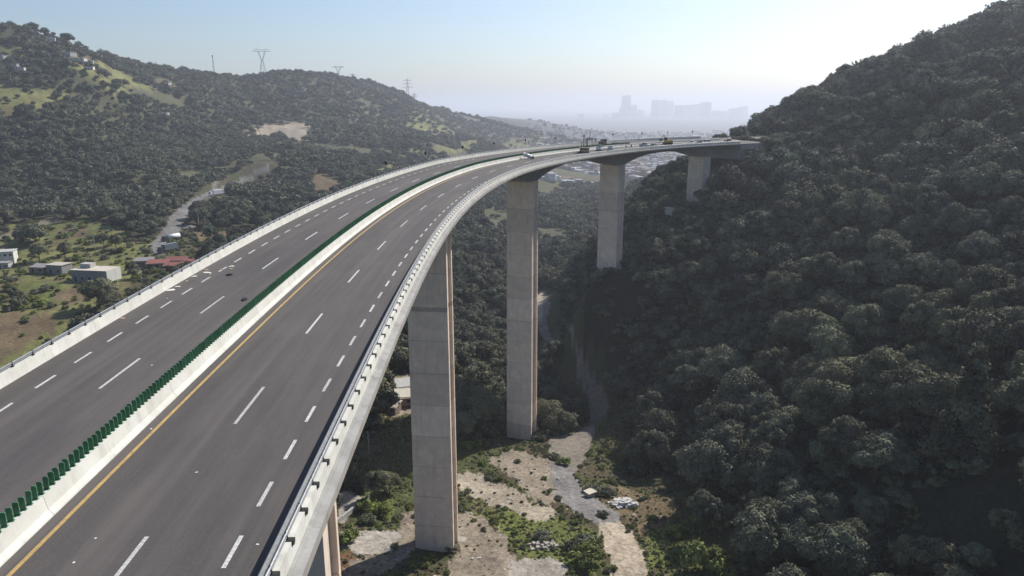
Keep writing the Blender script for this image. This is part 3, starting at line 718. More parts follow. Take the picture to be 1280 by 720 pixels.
# near kinds (seen large), mid kinds and far kinds
NEAR = [(crown_mesh('crown', 100 + q, (5.2, 4.6, 5.8, 4.2, 5.0)[q], (8.0, 8.5, 7.6, 9.0, 9.4)[q], 2.6, (38, 30, 42, 30, 34)[q], 11000, 0.40, M_leaf), trunk_mesh('trunk', q, 5.0, 0.34)) for q in range(5)]
MID = [(crown_mesh('crown', 200 + q, 4.6 + 0.35 * (q % 3), 7.4 + 0.6 * (q % 4), 2.2, 24 + 2 * q, 3600, 0.55, M_leaf), trunk_mesh('trunk', 20 + q, 4.6, 0.30)) for q in range(5)]
FAR = [(crown_mesh('crown', 300 + q, 4.3 + 0.3 * q, 6.6 + 0.4 * q, 1.5, 16 + q, 520, 1.1, M_leaf), trunk_mesh('trunk', 40 + q, 4.0, 0.28, 3)) for q in range(4)]
PINE = (crown_mesh('crown', 401, 4.0, 15.0, 1.5, 46, 8500, 0.45, M_leaf, 'cone'), trunk_mesh('trunk', 60, 13.0, 0.30, 3, 1.0))
def tree(kind, x, y, s, label, group=None, rz=None, name='tree', sz=None, z=None, mat=None):
    z = gz(x, y) if z is None else z
    r = empty(name, (x, y, z), label, 'tree' if 'bush' not in name else 'bush', group, rng.uniform(0, 2 * pi) if rz is None else rz)
    r.scale = (s, s, s * (sz or 1))
    put('trunk', kind[1], r)
    o = put('crown', kind[0], r)
    if mat:
        o.material_slots[0].link = 'OBJECT'; o.material_slots[0].material = mat
    return r
# positions: a jittered net over the wooded ground
def net(x0, x1, y0, y1, step, seed):
    g = np.random.default_rng(seed)
    X, Y = np.meshgrid(np.arange(x0, x1, step), np.arange(y0, y1, step * .87)); X = X + (np.arange(X.shape[0]) % 2)[:, None] * step / 2
    x = (X + g.uniform(-.38, .38, X.shape) * step).ravel(); y = (Y + g.uniform(-.38, .38, Y.shape) * step).ravel()
    return x, y
def keep(x, y, amin=-46, amax=48, rmin=0, rmax=1e9):
    r = np.hypot(x, y); a = np.degrees(np.arctan2(x, y)); m = (a > amin) & (a < amax) & (r > rmin) & (r < rmax)
    x, y = x[m], y[m]
    _, cl, _c = cover(x, y); m = (cl < 0.5) | ((_c > 0) & (_c < 3) & (np.hypot(x, y) > 450) & (rng.random(len(x)) < .22)); x, y = x[m], y[m]
    d, s, z = near_curve(x, y)
    h = ground(x, y)
    m = ~((d < 15) & (h + 13 > z) & (s < 324)) & ~((d < 13.5) & (s >= 324)) & ~(np.hypot(x - 72, y - 290) < 13) & ~(np.hypot(x - 65, y - 268) < 9) & ~(np.hypot(x - 84, y - 124) < 7) & ~(np.hypot(x - 77, y - 113) < 8)
    for sp in PIERS:
        c = P(sp, OM); m &= np.hypot(x - c[0], y - c[1]) > 8.5
    return x[m], y[m], h[m]
parts_ = []
for (x0, x1, y0, y1, step, rmin, rmax) in ((-120, 420, 60, 520, 6.3, 90, 470), (-700, 500, 400, 1100, 7.6, 470, 1000), (-1100, 200, 850, 2100, 11.0, 1000, 2100), (200, 900, 400, 1300, 9.0, 470, 1200), (-420, -120, 200, 520, 7.6, 200, 470)):
    x, y = net(x0, x1, y0, y1, step, int(x0) + 5000)
    x, y, h = keep(x, y, -46, 48, rmin, rmax)
    if x0 == 200: mm = x > 500; x, y, h = x[mm], y[mm], h[mm]
    if x0 == -420: mm = x < -120; x, y, h = x[mm], y[mm], h[mm]
    parts_.append(np.c_[x, y, h, np.full(len(x), step)])
T = np.concatenate(parts_)
# far beyond the first ridge the woods thin out
r = np.hypot(T[:, 0], T[:, 1]); dens = fbm(T[:, 0] / 90, T[:, 1] / 90, 33, 3)
T = T[~((r > 850) & (dens < -0.17)) & ~((r > 480) & (T[:, 0] < 50) & (dens < -0.21)) & ~((r < 420) & (dens < -0.42))]
# sizes
sc = (0.52 + 0.78 * rng.random(len(T)) ** 2.0) * np.where(T[:, 3] > 8, 1.15, 1.0) * (1 + 0.5 * fbm(T[:, 0] / 60, T[:, 1] / 60, 77, 2))
_r = np.hypot(T[:, 0], T[:, 1]); sc = sc * np.where((_r > 280) & (_r < 700) & (T[:, 0] > 100), rng.uniform(.8, 1.45, len(T)), 1.0)
sc = sc * np.where((T[:, 0] > 85) & (T[:, 0] < 150) & (T[:, 1] > 328) & (T[:, 1] < 430), 0.62, 1.0)
AC, AS = cos(radians(14.073)), sin(radians(14.073))
def pix(x, y, z):
    zz = z - CAM_H; dc = y * AC - zz * AS; up = y * AS + zz * AC
    return 640 + 909.8 * x / dc, 360 - 909.8 * up / dc, dc
u, v, dc = pix(T[:, 0], T[:, 1], T[:, 2] + 6)
# line of sight over the land
def visible(x, y, z):
    ok = np.ones(len(x), bool)
    for t in np.linspace(0.12, 0.94, 26):
        ok &= (CAM_H + (z - CAM_H) * t) > base_h(x * t, y * t) + 3
    return ok
inn = (u > -25) & (u < 1305) & (v > -30) & (v < 750) & (dc < 330) & (np.hypot(T[:, 0], T[:, 1]) < 520)
idx = np.where(inn)[0]
vis = visible(T[idx, 0], T[idx, 1], T[idx, 2] + 9)
dck = T[idx, 0] < -25        # hidden behind the deck
idx = idx[vis & ~dck]
idx = idx[np.argsort(dc[idx] / sc[idx])][:268]
single = np.zeros(len(T), bool); single[idx] = True
FORM = ['rounded', 'narrow', 'flat topped', 'tall', 'spreading']
def region_label(uu, vv, dd, s_, k, mid):
    size = 'small' if s_ < 0.86 else 'large' if s_ > 1.12 else 'medium'
    rows = ['just below the skyline', 'high on', 'midway up', 'halfway down', 'low on', 'near the foot of', 'at the dark foot of']
    row = rows[min(6, int(max(0, vv) / 105))]
    if uu > 1120: w = 'the slope toward the right edge'
    elif uu > 960: w = 'the slope right of the viaduct end'
    elif uu > 860: w = 'the slope below the viaduct end'
    elif uu > 770: w = 'the slope right of the third pier'
    elif uu > 670: w = 'the gully right of the second pier'
    elif uu > 575: w = 'the gully left of the second pier'
    else: w = 'the valley left of the near pier'
    if row.startswith('just'): row = 'close under the skyline on'
    return '%s %s oak %s %s' % (size, FORM[k] if not mid else FORM[k] + ' leafy', row, w)
todo = []
for q in idx:
    near = dc[q] < 235; ki = int(rng.integers(5)); k = (NEAR if near else MID)[ki]
    lab = region_label(u[q], v[q], dc[q], sc[q], ki, not near)
    todo.append((lab, u[q], q, k))
todo.sort(key=lambda t: (t[0], t[1]))
from collections import Counter
cnt_ = Counter(t[0] for t in todo); seen_ = Counter()
for lab, uu, q, k in todo:
    n = cnt_[lab]; m_ = seen_[lab]; seen_[lab] += 1
    suf = {1: [''], 2: [', left one', ', right one'], 3: [', leftmost', ', middle one', ', rightmost'], 4: [', leftmost', ', second from left', ', second from right', ', rightmost']}
    if n > 4: suf_ = ', leftmost' if m_ == 0 else ', rightmost' if m_ == n - 1 else ''
    else: suf_ = suf[n][m_]
    lab = lab + suf_
    if len(lab.replace(',', '').split()) > 16: lab = lab.replace(' leafy', '')
    if len(lab.replace(',', '').split()) > 16: lab = lab.replace('medium ', '').replace('toward the right edge', 'at the right edge').replace(' one', '')
    if len(lab.replace(',', '').split()) > 16: lab = lab.replace('second from left', 'left of centre').replace('second from right', 'right of centre').replace('on the slope', 'on slope').replace('of the slope', 'of slope').replace('up the slope', 'up slope').replace('down the slope', 'down slope')
    tree(k, T[q, 0], T[q, 1], float(sc[q]), lab, 'oaks covering the right slope and gully', z=float(T[q, 2]), name='oak_tree', sz=float(rng.uniform(.85, 1.2)))
# the rest of the woods as stuff
far_src = []
def woods(name, Tn, s_, kinds):
    v3 = Tn[:, :3].copy(); v3[:, 2] -= 0.8
    me = bpy.data.meshes.new(name); me.from_pydata([tuple(map(float, p)) for p in v3], [], [])
    for nm, ty, arr in (('tscale', 'FLOAT', s_), ('trot', 'FLOAT', rng.uniform(0, 6.28, len(Tn))), ('tkind', 'INT', rng.integers(0, len(kinds), len(Tn)))):
        a = me.attributes.new(nm, ty, 'POINT'); a.data.foreach_set('value', np.asarray(arr, np.float32 if ty == 'FLOAT' else np.int32))
    o = put(name, me); tag(o, kind='stuff')
    ng = bpy.data.node_groups.new(name, 'GeometryNodeTree')
    ng.interface.new_socket('Geometry', in_out='INPUT', socket_type='NodeSocketGeometry'); ng.interface.new_socket('Geometry', in_out='OUTPUT', socket_type='NodeSocketGeometry')
    gi = ng.nodes.new('NodeGroupInput'); go = ng.nodes.new('NodeGroupOutput'); iop = ng.nodes.new('GeometryNodeInstanceOnPoints'); jn = ng.nodes.new('GeometryNodeJoinGeometry')
    for k in kinds:
        n = ng.nodes.new('GeometryNodeObjectInfo'); n.transform_space = 'ORIGINAL'; n.inputs['Object'].default_value = k; n.inputs['As Instance'].default_value = True
        ng.links.new(n.outputs['Geometry'], jn.inputs[0])
    iop.inputs['Pick Instance'].default_value = True
    def attr(nm, dt):
        n = ng.nodes.new('GeometryNodeInputNamedAttribute'); n.data_type = dt; n.inputs['Name'].default_value = nm; return n.outputs['Attribute']
    cx = ng.nodes.new('ShaderNodeCombineXYZ'); ng.links.new(attr('trot', 'FLOAT'), cx.inputs[2])
    ng.links.new(gi.outputs[0], iop.inputs['Points']); ng.links.new(jn.outputs[0], iop.inputs['Instance']); ng.links.new(attr('tkind', 'INT'), iop.inputs['Instance Index'])
    ng.links.new(cx.outputs[0], iop.inputs['Rotation']); ng.links.new(attr('tscale', 'FLOAT'), iop.inputs['Scale'])
    ng.links.new(iop.outputs[0], go.inputs[0])
    md = o.modifiers.new('woods', 'NODES'); md.node_group = ng
    return o
# a line of single trees on the left skyline gives the far woods their kinds of crown
sky_pos = [(8, 30, 875), (18, 30, 880), (58, 38, 880), (103, 56, 915), (124, 72, 930), (188, 80, 1100), (205, 78, 1120), (244, 88, 1190), (277, 88, 1250), (330, 92, 1310), (410, 100, 1380), (416, 101, 1390)]
far_objs = []
names_l = ['lone round tree with a gap under its crown on the left hilltop', 'taller twin tree beside the lone round tree on the left hilltop', 'small tree breaking the top of the left hill', 'pointed dark tree on the descending left skyline', 'second pointed tree lower on the descending left skyline', 'dark tree at the dip where the left hill meets the long ridge', 'tallest dark round tree on the ridge near the dip', 'dark round tree on the ridge left of the slim mast', 'small dark tree at the foot of the slim mast', 'low dark tree below the lattice pylon on the ridge', 'left one of two small dark trees near the far pylons', 'right one of two small dark trees near the far pylons']
for q, ((uu, vv_, yy), lab) in enumerate(zip(sky_pos, names_l)):
    x = (uu - 640) / 909.8 * (yy * AC + 15); z = gz(x, yy)
    r_ = tree(FAR[q % 4], x, yy, (1.2, 1.3, 1.0, 1.2, 1.1, 1.2, 1.6, 1.6, 1.3, 1.2, 1.2, 1.3)[q], lab, name='ridge_tree', z=z)
    far_objs.append([c for c in r_.children if c.name.startswith('crown')][0])
mid_objs = {}
for o in list(col.objects):
    if o.name.startswith('crown') and o.data.name in [k[0].name for k in MID] and o.data.name not in mid_objs: mid_objs[o.data.name] = o
mid_objs = list(mid_objs.values())
near_objs = {}
for o in list(col.objects):
    if o.name.startswith('crown') and o.data.name in [k[0].name for k in NEAR] and o.data.name not in near_objs: near_objs[o.data.name] = o
rest_ = ~single
midm = rest_ & (np.hypot(T[:, 0], T[:, 1]) < 520)
woods('woodland', T[midm], sc[midm], mid_objs or far_objs)
farm = rest_ & ~midm
woods('distant_woodland', T[farm], sc[farm], far_objs[:4])
print('trees', len(T), 'single', single.sum(), 'mid', midm.sum(), len(mid_objs))
# undergrowth between the trees and over the cleared ground
# ------------------------------------------------------------------ bushes, scrub, rocks
BUSH = [(crown_mesh('crown', 500 + q, 1.5 + .15 * q, 1.7 + .12 * q, 0.05, 9 + q, 1300, 0.26, M_leaf_y if q % 2 else M_leaf), trunk_mesh('trunk', 80 + q, 0.8, 0.08, 4, 0.8)) for q in range(4)]
def bush(x, y, s, label, k=0, group=None, sz=1.0, mat=None):
    return tree(BUSH[k], x, y, s, label, group, name='bush', sz=sz, mat=mat)
# single trees and bushes one can point to
tree(NEAR[1], 48.3, 125.0, 1.35, 'large pale grey green oak standing right of the bright green bush at the valley edge', name='oak_tree', z=-73.5)
tree(NEAR[3], 40.8, 139.0, 0.86, 'upright narrow grey green tree at the valley edge left of the large pale oak', name='oak_tree', z=-74.5, sz=1.25)
bush(38.5, 127.5, 2.6, 'bright green domed bush at the lower edge beside the sandy track', 1, sz=1.1)
tree(NEAR[0], 61.0, 116.0, 1.25, 'wide dark oak cut by the lower edge right of the large pale oak', name='oak_tree', z=-71.5)
tree(NEAR[2], 55.0, 133.0, 0.9, 'small dark oak tucked behind the large pale oak at the valley edge', name='oak_tree', z=-72.0)
tree(PINE, 84.0, 124.0, 1.45, 'tall ragged conifer rising from the dark slope near the right edge', name='conifer', z=-50.0)
tree(NEAR[4], -30.8, 152.0, 0.62, 'tall dark grey green bush tree between the near pier and the parapet', name='oak_tree', sz=1.1)
tree(NEAR[2], -29.0, 156.5, 0.5, 'pale grey green tree behind the dark bush tree left of the near pier', name='oak_tree')
for q, (x, y, s, k, lab) in enumerate([(-33.0, 146.5, 1.7, 1, 'bright green leafy bush beside the pale concrete slab left of the near pier'),
        (-29.6, 145.6, 1.3, 3, 'small rounded green bush at the foot of the dark bush tree'),
        (-36.0, 156.0, 1.5, 0, 'brownish green bush below the utility pole'),
        (-31.5, 141.5, 1.1, 2, 'low dark bush on the near rim of the pale concrete slab'),
        (-33.6, 131.5, 1.5, 1, 'green bush on the rusty earth bank at the lower left of the valley'),
        (-16.5, 127.6, 0.8, 3, 'small green bush at the right foot of the near pier'),
        (-12.4, 131.8, 0.9, 0, 'dark small bush beside the right edge of the near pier'),
        (-9.2, 192.2, 1.5, 1, 'yellow green bush in shade left of the middle pier'), (-12.5, 189.0, 1.2, 3, 'second yellow green bush lower left of the middle pier'),
        (14.5, 183.0, 1.3, 1, 'sunlit green bush right of the middle pier near the track'), (12.0, 186.5, 1.0, 2, 'dark small bush on the earth slope right of the middle pier'),
        (13.0, 133.5, 1.5, 0, 'dark green bush inside the grass patch by the sandy track'), (15.2, 136.0, 1.3, 2, 'grey green bush above the grass patch beside the sandy track'),
        (14.8, 128.6, 1.9, 3, 'large olive bush at the bottom of the grass patch'), (6.4, 138.0, 1.1, 2, 'dark bush with bare rubble beside it in the grass patch'),
        (21.0, 150.5, 0.8, 2, 'small grey bush at the bend of the grey track'), (24.0, 163.0, 1.4, 0, 'brown green bush behind the white rubble heap'), (20.2, 164.5, 1.3, 2, 'dark bush behind the little shed by the track'),
        (43.0, 146.5, 1.8, 1, 'yellow green bush at the foot of the dark right slope'), (45.2, 141.0, 1.7, 1, 'yellow green bush between the valley edge trees'), (36.0, 142.0, 1.3, 3, 'low green bush on the bright grass right of the sandy track')]):
    bush(x, y, s, lab, k, sz=0.85)
for q, (x, y, s, lab, k) in enumerate([(-153.6, 262.0, 1.15, 'dark round tree rising just beyond the outer parapet at the left', NEAR[0]), (-148.0, 259.0, 0.8, 'lower dark tree right of the round tree beyond the outer parapet', NEAR[2]),
        (-209.4, 367.4, 0.8, 'dark tree in the hedge between the left fields', MID[0]), (-200.0, 362.0, 0.7, 'small dark tree at the right end of the hedge between the left fields', MID[3]),
        (-226.0, 341.0, 0.85, 'dark bushy tree between the white house and the grey brick house', MID[2]), (-219.0, 350.0, 0.7, 'round dark tree behind the small grey brick house', MID[1]),
        (-176.0, 345.0, 0.6, 'dark green tree left of the red roofed sheds', MID[4]), (-170.0, 318.0, 0.55, 'small tree right of the long flat roofed building', MID[1]), (-165.0, 309.0, 0.5, 'low tree just beyond the parapet right of the long building', MID[0]),
        (-186.0, 264.0, 0.5, 'dark bush tree in the brown field at the left edge', MID[2]), (-196.0, 276.0, 0.55, 'dark clump at the corner of the green field left', MID[3]), (-190.0, 272.0, 0.45, 'smaller dark clump beside the clump at the green field', MID[1]),
        (-176.0, 500.0, 1.0, 'dark tree at the left end of the wood beside the brown field', MID[1]), (-158.0, 408.0, 0.8, 'dark tree on the bank below the lay-by of the old road', MID[0]), (-163.0, 388.0, 0.9, 'wide dark tree leaning over the lorry on the old road', MID[3]),
        (-152.0, 372.0, 0.9, 'dark tree right of the lorry near the parapet', MID[1]), (-150.0, 356.0, 0.8, 'dark tree behind the red roofed sheds toward the parapet', MID[2])]):
    tree(k, x, y, s, lab, name='oak_tree')
# teal tinted agave-like thicket on the left field
tree(NEAR[4], -263.0, 392.0, 0.9, 'blue green spiky thicket at the edge of the far left field', name='willow_tree', sz=0.8, mat=M_leaf_b)
tree(NEAR[1], -256.0, 389.0, 0.7, 'lower blue green tree right of the spiky thicket on the left field', name='willow_tree', sz=0.8, mat=M_leaf_b)
# bushes scattered over the left fields
g = np.random.default_rng(91)
n_ = 0
while n_ < 46:
    x, y = g.uniform(-285, -150), g.uniform(262, 420)
    uu, v2, d2 = pix(x, y, -57)
    if uu < -10 or uu > 215 or v2 > 445: continue
    c_, cl_, cd_ = cover(np.array([x]), np.array([y]))
    if cl_[0] < .5 or list(COV)[cd_[0]] in ('asph', 'track') or abs(x + 179) < 12 and abs(y - 305) < 9 or abs(x + 206) < 9 and abs(y - 318) < 8 or abs(x+240)<9 and abs(y-338)<8: continue
    side = 'near the houses' if 300 < y < 345 else 'on the near brown field' if y <= 300 else 'on the far green field'
    sz_ = g.uniform(0.7, 1.9)
    bush(x, y, sz_, '%s %s bush %s left of the viaduct' % ('large' if sz_ > 1.3 else 'small', ('olive', 'green', 'grey green', 'bright green')[n_ % 4], side), n_ % 4, 'bushes on the left fields', 0.8)
    n_ += 1
# scrub, as stuff, instanced from the single bushes
srcs = []
for o in col.objects:
    if o.name.startswith('crown') and o.data.name in [k[0].name for k in BUSH] and o.data.name not in [q.data.name for q in srcs]: srcs.append(o)
def scrub(name, n, box, smin, smax, want, seed, rmax=1e9):
    g = np.random.default_rng(seed); x = g.uniform(box[0], box[1], n); y = g.uniform(box[2], box[3], n)
    c_, cl_, cd_ = cover(x, y); keys = list(COV); f = np.zeros(n, bool)
    pr = np.array([want.get(k, 0) for k in keys]); p_ = np.where(cl_ > 0.5, pr[cd_], want.get('wood', 0)); p_ = np.where((cl_ > .5) & (cd_ == 0), want.get('clear', 0), p_)
    cl = fbm(x / 5, y / 5, seed, 3)
    f = g.random(n) < p_ * np.clip(1 + cl * 4, 0, 2)
    x, y = x[f], y[f]; h = ground(x, y)
    ok = np.ones(len(x), bool)
    for sp in PIERS:
        c = P(sp, OM); ok &= np.hypot(x - c[0], y - c[1]) > 6
    x, y, h = x[ok], y[ok], h[ok]
    return woods(name, np.c_[x, y, h + 0.8 - 0.08, x], g.uniform(smin, smax, len(x)) * np.where(g.random(len(x)) < .15, 1.8, 1), srcs)
scrub('scrub', 26000, (-60, 75, 100, 250), 0.12, 0.32, dict(grass=.20, grassy=.32, clear=.30, brown=.16, rust=.3, dirt=.025, rock=.03, wood=.30), 201)
scrub('grass_tufts', 60000, (-60, 75, 100, 250), 0.05, 0.12, dict(grass=1, grassy=.9, clear=.6, brown=.4, rust=.4, dirt=.06, rock=.04, dust_sunlit=.01), 207)
scrub('field_scrub', 16000, (-330, -120, 230, 480), 0.25, 0.75, dict(grass=.06, field=.12, clear=.38, brown=.05), 202)
dull = [o for o in srcs if o.data.materials[0] == M_leaf]; keep_src = srcs; srcs = dull
scrub('undergrowth', 14000, (-60, 260, 120, 480), 0.5, 1.4, dict(wood=.8), 203)
srcs = keep_src
# rocks: a broken stone, single ones near the track and the rest as stuff
def rock_mesh(seed):
    g = np.random.default_rng(seed); v = ICO2[0] * g.uniform(.8, 1.15, (42, 1)) * np.array((1, .8, .55)); return fast_mesh('rock', v, ICO2[1], M_rock)
M_rock = mat_simple('pale_rock', (0.42, 0.38, 0.32), (0.26, 0.23, 0.20), 2, 0.9, 0, 0.5, rnd=0.25)
M_rubble = mat_simple('white_rubble', (0.60, 0.60, 0.58), (0.42, 0.41, 0.40), 2, 0.9, 0, 0.4, rnd=0.15)
rks = []
for q, (x, y, s, lab) in enumerate([(24.5, 157.5, 1.1, 'pale boulder at the left end of the white rubble heap'), (28.4, 152.0, 0.8, 'small pale boulder on the brown bank below the rubble heap'), (7.6, 140.5, 0.9, 'grey boulder in the grass patch beside the sandy track'),
        (-30.4, 127.6, 0.9, 'rounded tan boulder at the lower edge by the rusty bank'), (11.8, 170.0, 0.6, 'small pale stone where the track leaves the shade'), (10.8, 163.8, 0.6, 'pale stone on the near rim of the sunlit track')]):
    o = put('boulder', rock_mesh(700 + q), None, (x, y, gz(x, y) + .15 * s), q * 1.3); o.scale = (s, s, s); tag(o, lab, 'boulder'); rks.append(o)
tmp, srcs = srcs, rks
scrub('stones', 9000, (-50, 50, 110, 240), 0.10, 0.38, dict(rock=.55, dirt=.22, slab=.25, dust_sunlit=.10, brown=.2, rust=.3, track=.05, clear=.04), 204)
srcs = tmp
# ------------------------------------------------------------------ things on the valley floor
def heap(name, x, y, n, rad, size, mat, label, cat, seed, zz=1.0):
    g = random.Random(seed); r = empty(name, (x, y, gz(x, y)), label, cat); mb = MB()
    for q in range(n):
        a, d = g.uniform(0, 2 * pi), rad * sqrt(g.random()); s = size * g.uniform(.4, 1.1)
        mb.box((cos(a) * d, sin(a) * d * .6, (1 - d / rad) * zz * .8 + s * .2), (s, s * g.uniform(.5, 1), s * g.uniform(.3, .7)), g.uniform(0, 3), 0, g.uniform(.6, 1))
    mb.put('rubble', mat, r); return r
heap('rubble_heap', 27.0, 158.0, 46, 3.6, 1.3, M_rubble, 'heap of bright white rubble beside the bend of the valley track', 'rubble', 5, 1.2)
heap('rubble_heap', 6.5, 134.8, 40, 3.2, 0.9, M_rock, 'heap of grey stones among bushes in the grass patch', 'rubble', 6, .8)
M_brick = mat_simple('raw_brick', (0.30, 0.22, 0.17), (0.22, 0.17, 0.14), 3, 0.9, 0, 0.2)
M_plaster = mat_simple('pale_plaster', (0.46, 0.45, 0.42), (0.33, 0.32, 0.30), 1.5, 0.9, 0, 0.1)
M_wallg = mat_simple('grey_block_wall', (0.27, 0.265, 0.26), (0.20, 0.195, 0.19), 2.5, 0.9, 0, 0.15)
M_roofp = mat_simple('pale_sheet_roof', (0.50, 0.46, 0.38), (0.36, 0.32, 0.26), 1.2, 0.7, 0, 0.1, rnd=.2)
M_roofr = mat_simple('red_sheet_roof', (0.25, 0.085, 0.068), (0.17, 0.07, 0.06), 1.0, 0.7, 0, 0.1, rnd=.2)
M_dark = mat_simple('dark_opening', (0.02, 0.02, 0.022), (0.015, 0.015, 0.018), 2, 0.5, 0, 0)
M_glass = mat_simple('glass', (0.03, 0.04, 0.05), (0.02, 0.03, 0.04), 2, 0.12, 0, 0, spec=0.6)
def house(name, x, y, w, d, h, rz, wall, roof, label, cat='house', win=(2, 1), door=True, group=None, slope=0.0, z=None, roof2=None):
    """walls with real window openings set back, an overhanging roof sheet, parapet, door"""
    zz = gz(x, y) if z is None else z
    r = empty(name, (x, y, zz - 0.3), label, cat, group, rz)
    mb = MB(); t = 0.22
    mb.box((0, d / 2 - t / 2, h / 2), (w, t, h)); mb.box((-w / 2 + t / 2, 0, h / 2), (t, d - 2 * t, h)); mb.box((w / 2 - t / 2, 0, h / 2), (t, d - 2 * t, h))
    # front wall built round its openings
    nfl, nw = max(1, win[1]), win[0]
    n = nw + (1 if door else 0); cw = w / n; fh = h / nfl
    for fl in range(nfl):
        z0 = fl * fh
        for q in range(n):
            cx = -w / 2 + cw * (q + .5); isd = door and q == 0 and fl == 0
            ow, oh, ob = (min(1.1, cw * .5), 2.1, 0.0) if isd else (min(1.4, cw * .5), 1.1, 1.0)
            oh = min(oh, fh - .4 - ob)
            mb.box((cx - (cw + ow) / 4, -d / 2 + t / 2, z0 + fh / 2), ((cw - ow) / 2, t, fh)); mb.box((cx + (cw + ow) / 4, -d / 2 + t / 2, z0 + fh / 2), ((cw - ow) / 2, t, fh))
            mb.box((cx, -d / 2 + t / 2, z0 + (ob + oh + fh) / 2), (ow, t, fh - ob - oh))
            if ob: mb.box((cx, -d / 2 + t / 2, z0 + ob / 2), (ow, t, ob))
            wb = MB(); wb.box((cx, -d / 2 + t - .04, z0 + ob + oh / 2), (ow, .05, oh))
            wo_ = wb.put('door' if isd else 'window', M_dark if isd else M_glass, r)
    mb.put('wall', wall, r)
    rb = MB(); o = 0.35
    z0, z1 = h + slope / 2, h - slope / 2
    rb.hexa([(-w / 2 - o, -d / 2 - o, z1 + .002), (w / 2 + o, -d / 2 - o, z1 + .002), (w / 2 + o, d / 2 + o, z0 + .002), (-w / 2 - o, d / 2 + o, z0 + .002), (-w / 2 - o, -d / 2 - o, z1 + .17), (w / 2 + o, -d / 2 - o, z1 + .17), (w / 2 + o, d / 2 + o, z0 + .17), (-w / 2 - o, d / 2 + o, z0 + .17)])
    rb.put('roof', roof, r)
    return r
r = house('building', -179.5, 306.0, 16.5, 8.5, 5.0, radians(-9), M_wallg, M_roofp, 'long flat roofed grey building with a pale roof on the left field', 'building', (4, 1))
mb = MB(); mb.box((-4.5, 1.5, 6.0), (5.0, 3.5, 1.9)); mb.put('roof_room', M_plaster, r)
mb = MB(); mb.box((8.4, 0.2, 2.6), (0.35, 8.9, 5.2)); mb.put('lit_tone_end_wall', M_parapet, r)  # whiter slab on this end: the sunlit side is put into its colour
house('small_house', -202.5, 318.0, 8.0, 6.0, 4.2, radians(-12), M_wallg, M_roofp, 'small grey block house with a bright rear room on the left field', 'house', (1, 1))
house('shed', -211.5, 319.0, 8.0, 5.0, 2.9, radians(-12), M_brick, M_wallg, 'low dark shed adjoining the small grey block house', 'shed', (1, 1), slope=.8)
r = house('white_house', -241.0, 339.0, 9.0, 7.0, 6.2, radians(20), M_parapet, M_plaster, 'white two storey house at the left edge of the photo', 'house', (3, 2))
house('white_house', -236.0, 331.0, 5.0, 4.5, 3.0, radians(10), M_plaster, M_wallg, 'low white annex in front of the two storey house at the left edge', 'house', (1, 1))
for q, (x, y, w, d, rz, mt, lab) in enumerate([(-163.5, 329.0, 9, 6, 12, M_roofr, 'left red roofed shed beside the old road'), (-157.5, 334.0, 9, 6, 8, M_roofr, 'middle red roofed shed beside the old road, the largest'), (-149.5, 331.0, 8, 5, -4, M_roofr, 'right red roofed shed closest to the outer parapet'), (-171.5, 332.0, 8, 5, 10, M_wallg, 'dull grey roofed shed left of the red roofed sheds'), (-155.0, 324.5, 7, 4.5, 2, M_roofr, 'lowest red roofed shed partly behind the outer parapet')]):
    house('shed', x, y, w, d, 2.8, radians(rz), M_brick, mt, lab, 'shed', (2, 1), slope=1.2)
for q, (x, y, w, d, h, rz, mt, lab) in enumerate([(-36.5, 222.5, 8.0, 6.5, 3.4, 20, M_plaster, 'shack with a white roof, uppermost beside the near pier'), (-35.6, 214.0, 8.5, 6.0, 3.0, 14, M_roofp, 'shack with a tan roof in the middle of the group beside the near pier'), (-37.6, 206.5, 6.5, 4.0, 2.6, -18, M_roofp, 'shack with a cream roof, lowest beside the near pier'),
        (-44.5, 218.0, 7.0, 6.0, 2.8, 8, M_wallg, 'shack with a grey roof left of the tan roofed shack'), (-46.0, 208.0, 5.0, 5.0, 2.6, 30, M_wallg, 'small grey roofed shack behind the parapet left of the cream roofed shack')]):
    house('shack', x, y, w, d, h, radians(rz), M_brick, mt, lab, 'shack', (2, 1), slope=.7)
house('small_house', 69.0, 304.0, 8.0, 5.0, 2.8, radians(25), M_plaster, M_roofp, 'small house with a pale roof among trees on the right slope below the viaduct', 'house', (2, 1), z=-28.0)
house('shed', 19.3, 162.2, 1.9, 1.6, 1.6, radians(35), M_roofp, M_roofp, 'tiny tan shed beside the grey valley track', 'shed', (1, 1), door=False)
# low wall left of the near pier
mb = MB(); a = Vector((-39.5, 135.5, 0)); b2 = Vector((-33.2, 152.0, 0))
for q in range(8):
    p = a.lerp(b2, q / 8); p2 = a.lerp(b2, (q + 1) / 8); c = (p + p2) / 2; z = gz(c.x, c.y); L = (p2 - p).length
    mb.box((c.x - a.x, c.y - a.y, z + .3), (0.45, L - .03, 1.5), -atan2(b2.x - a.x, b2.y - a.y))
r = empty('low_wall', (a.x, a.y, 0), 'low pale concrete wall running diagonally left of the near pier', 'wall'); mb.put('wall_block', M_plaster, r)
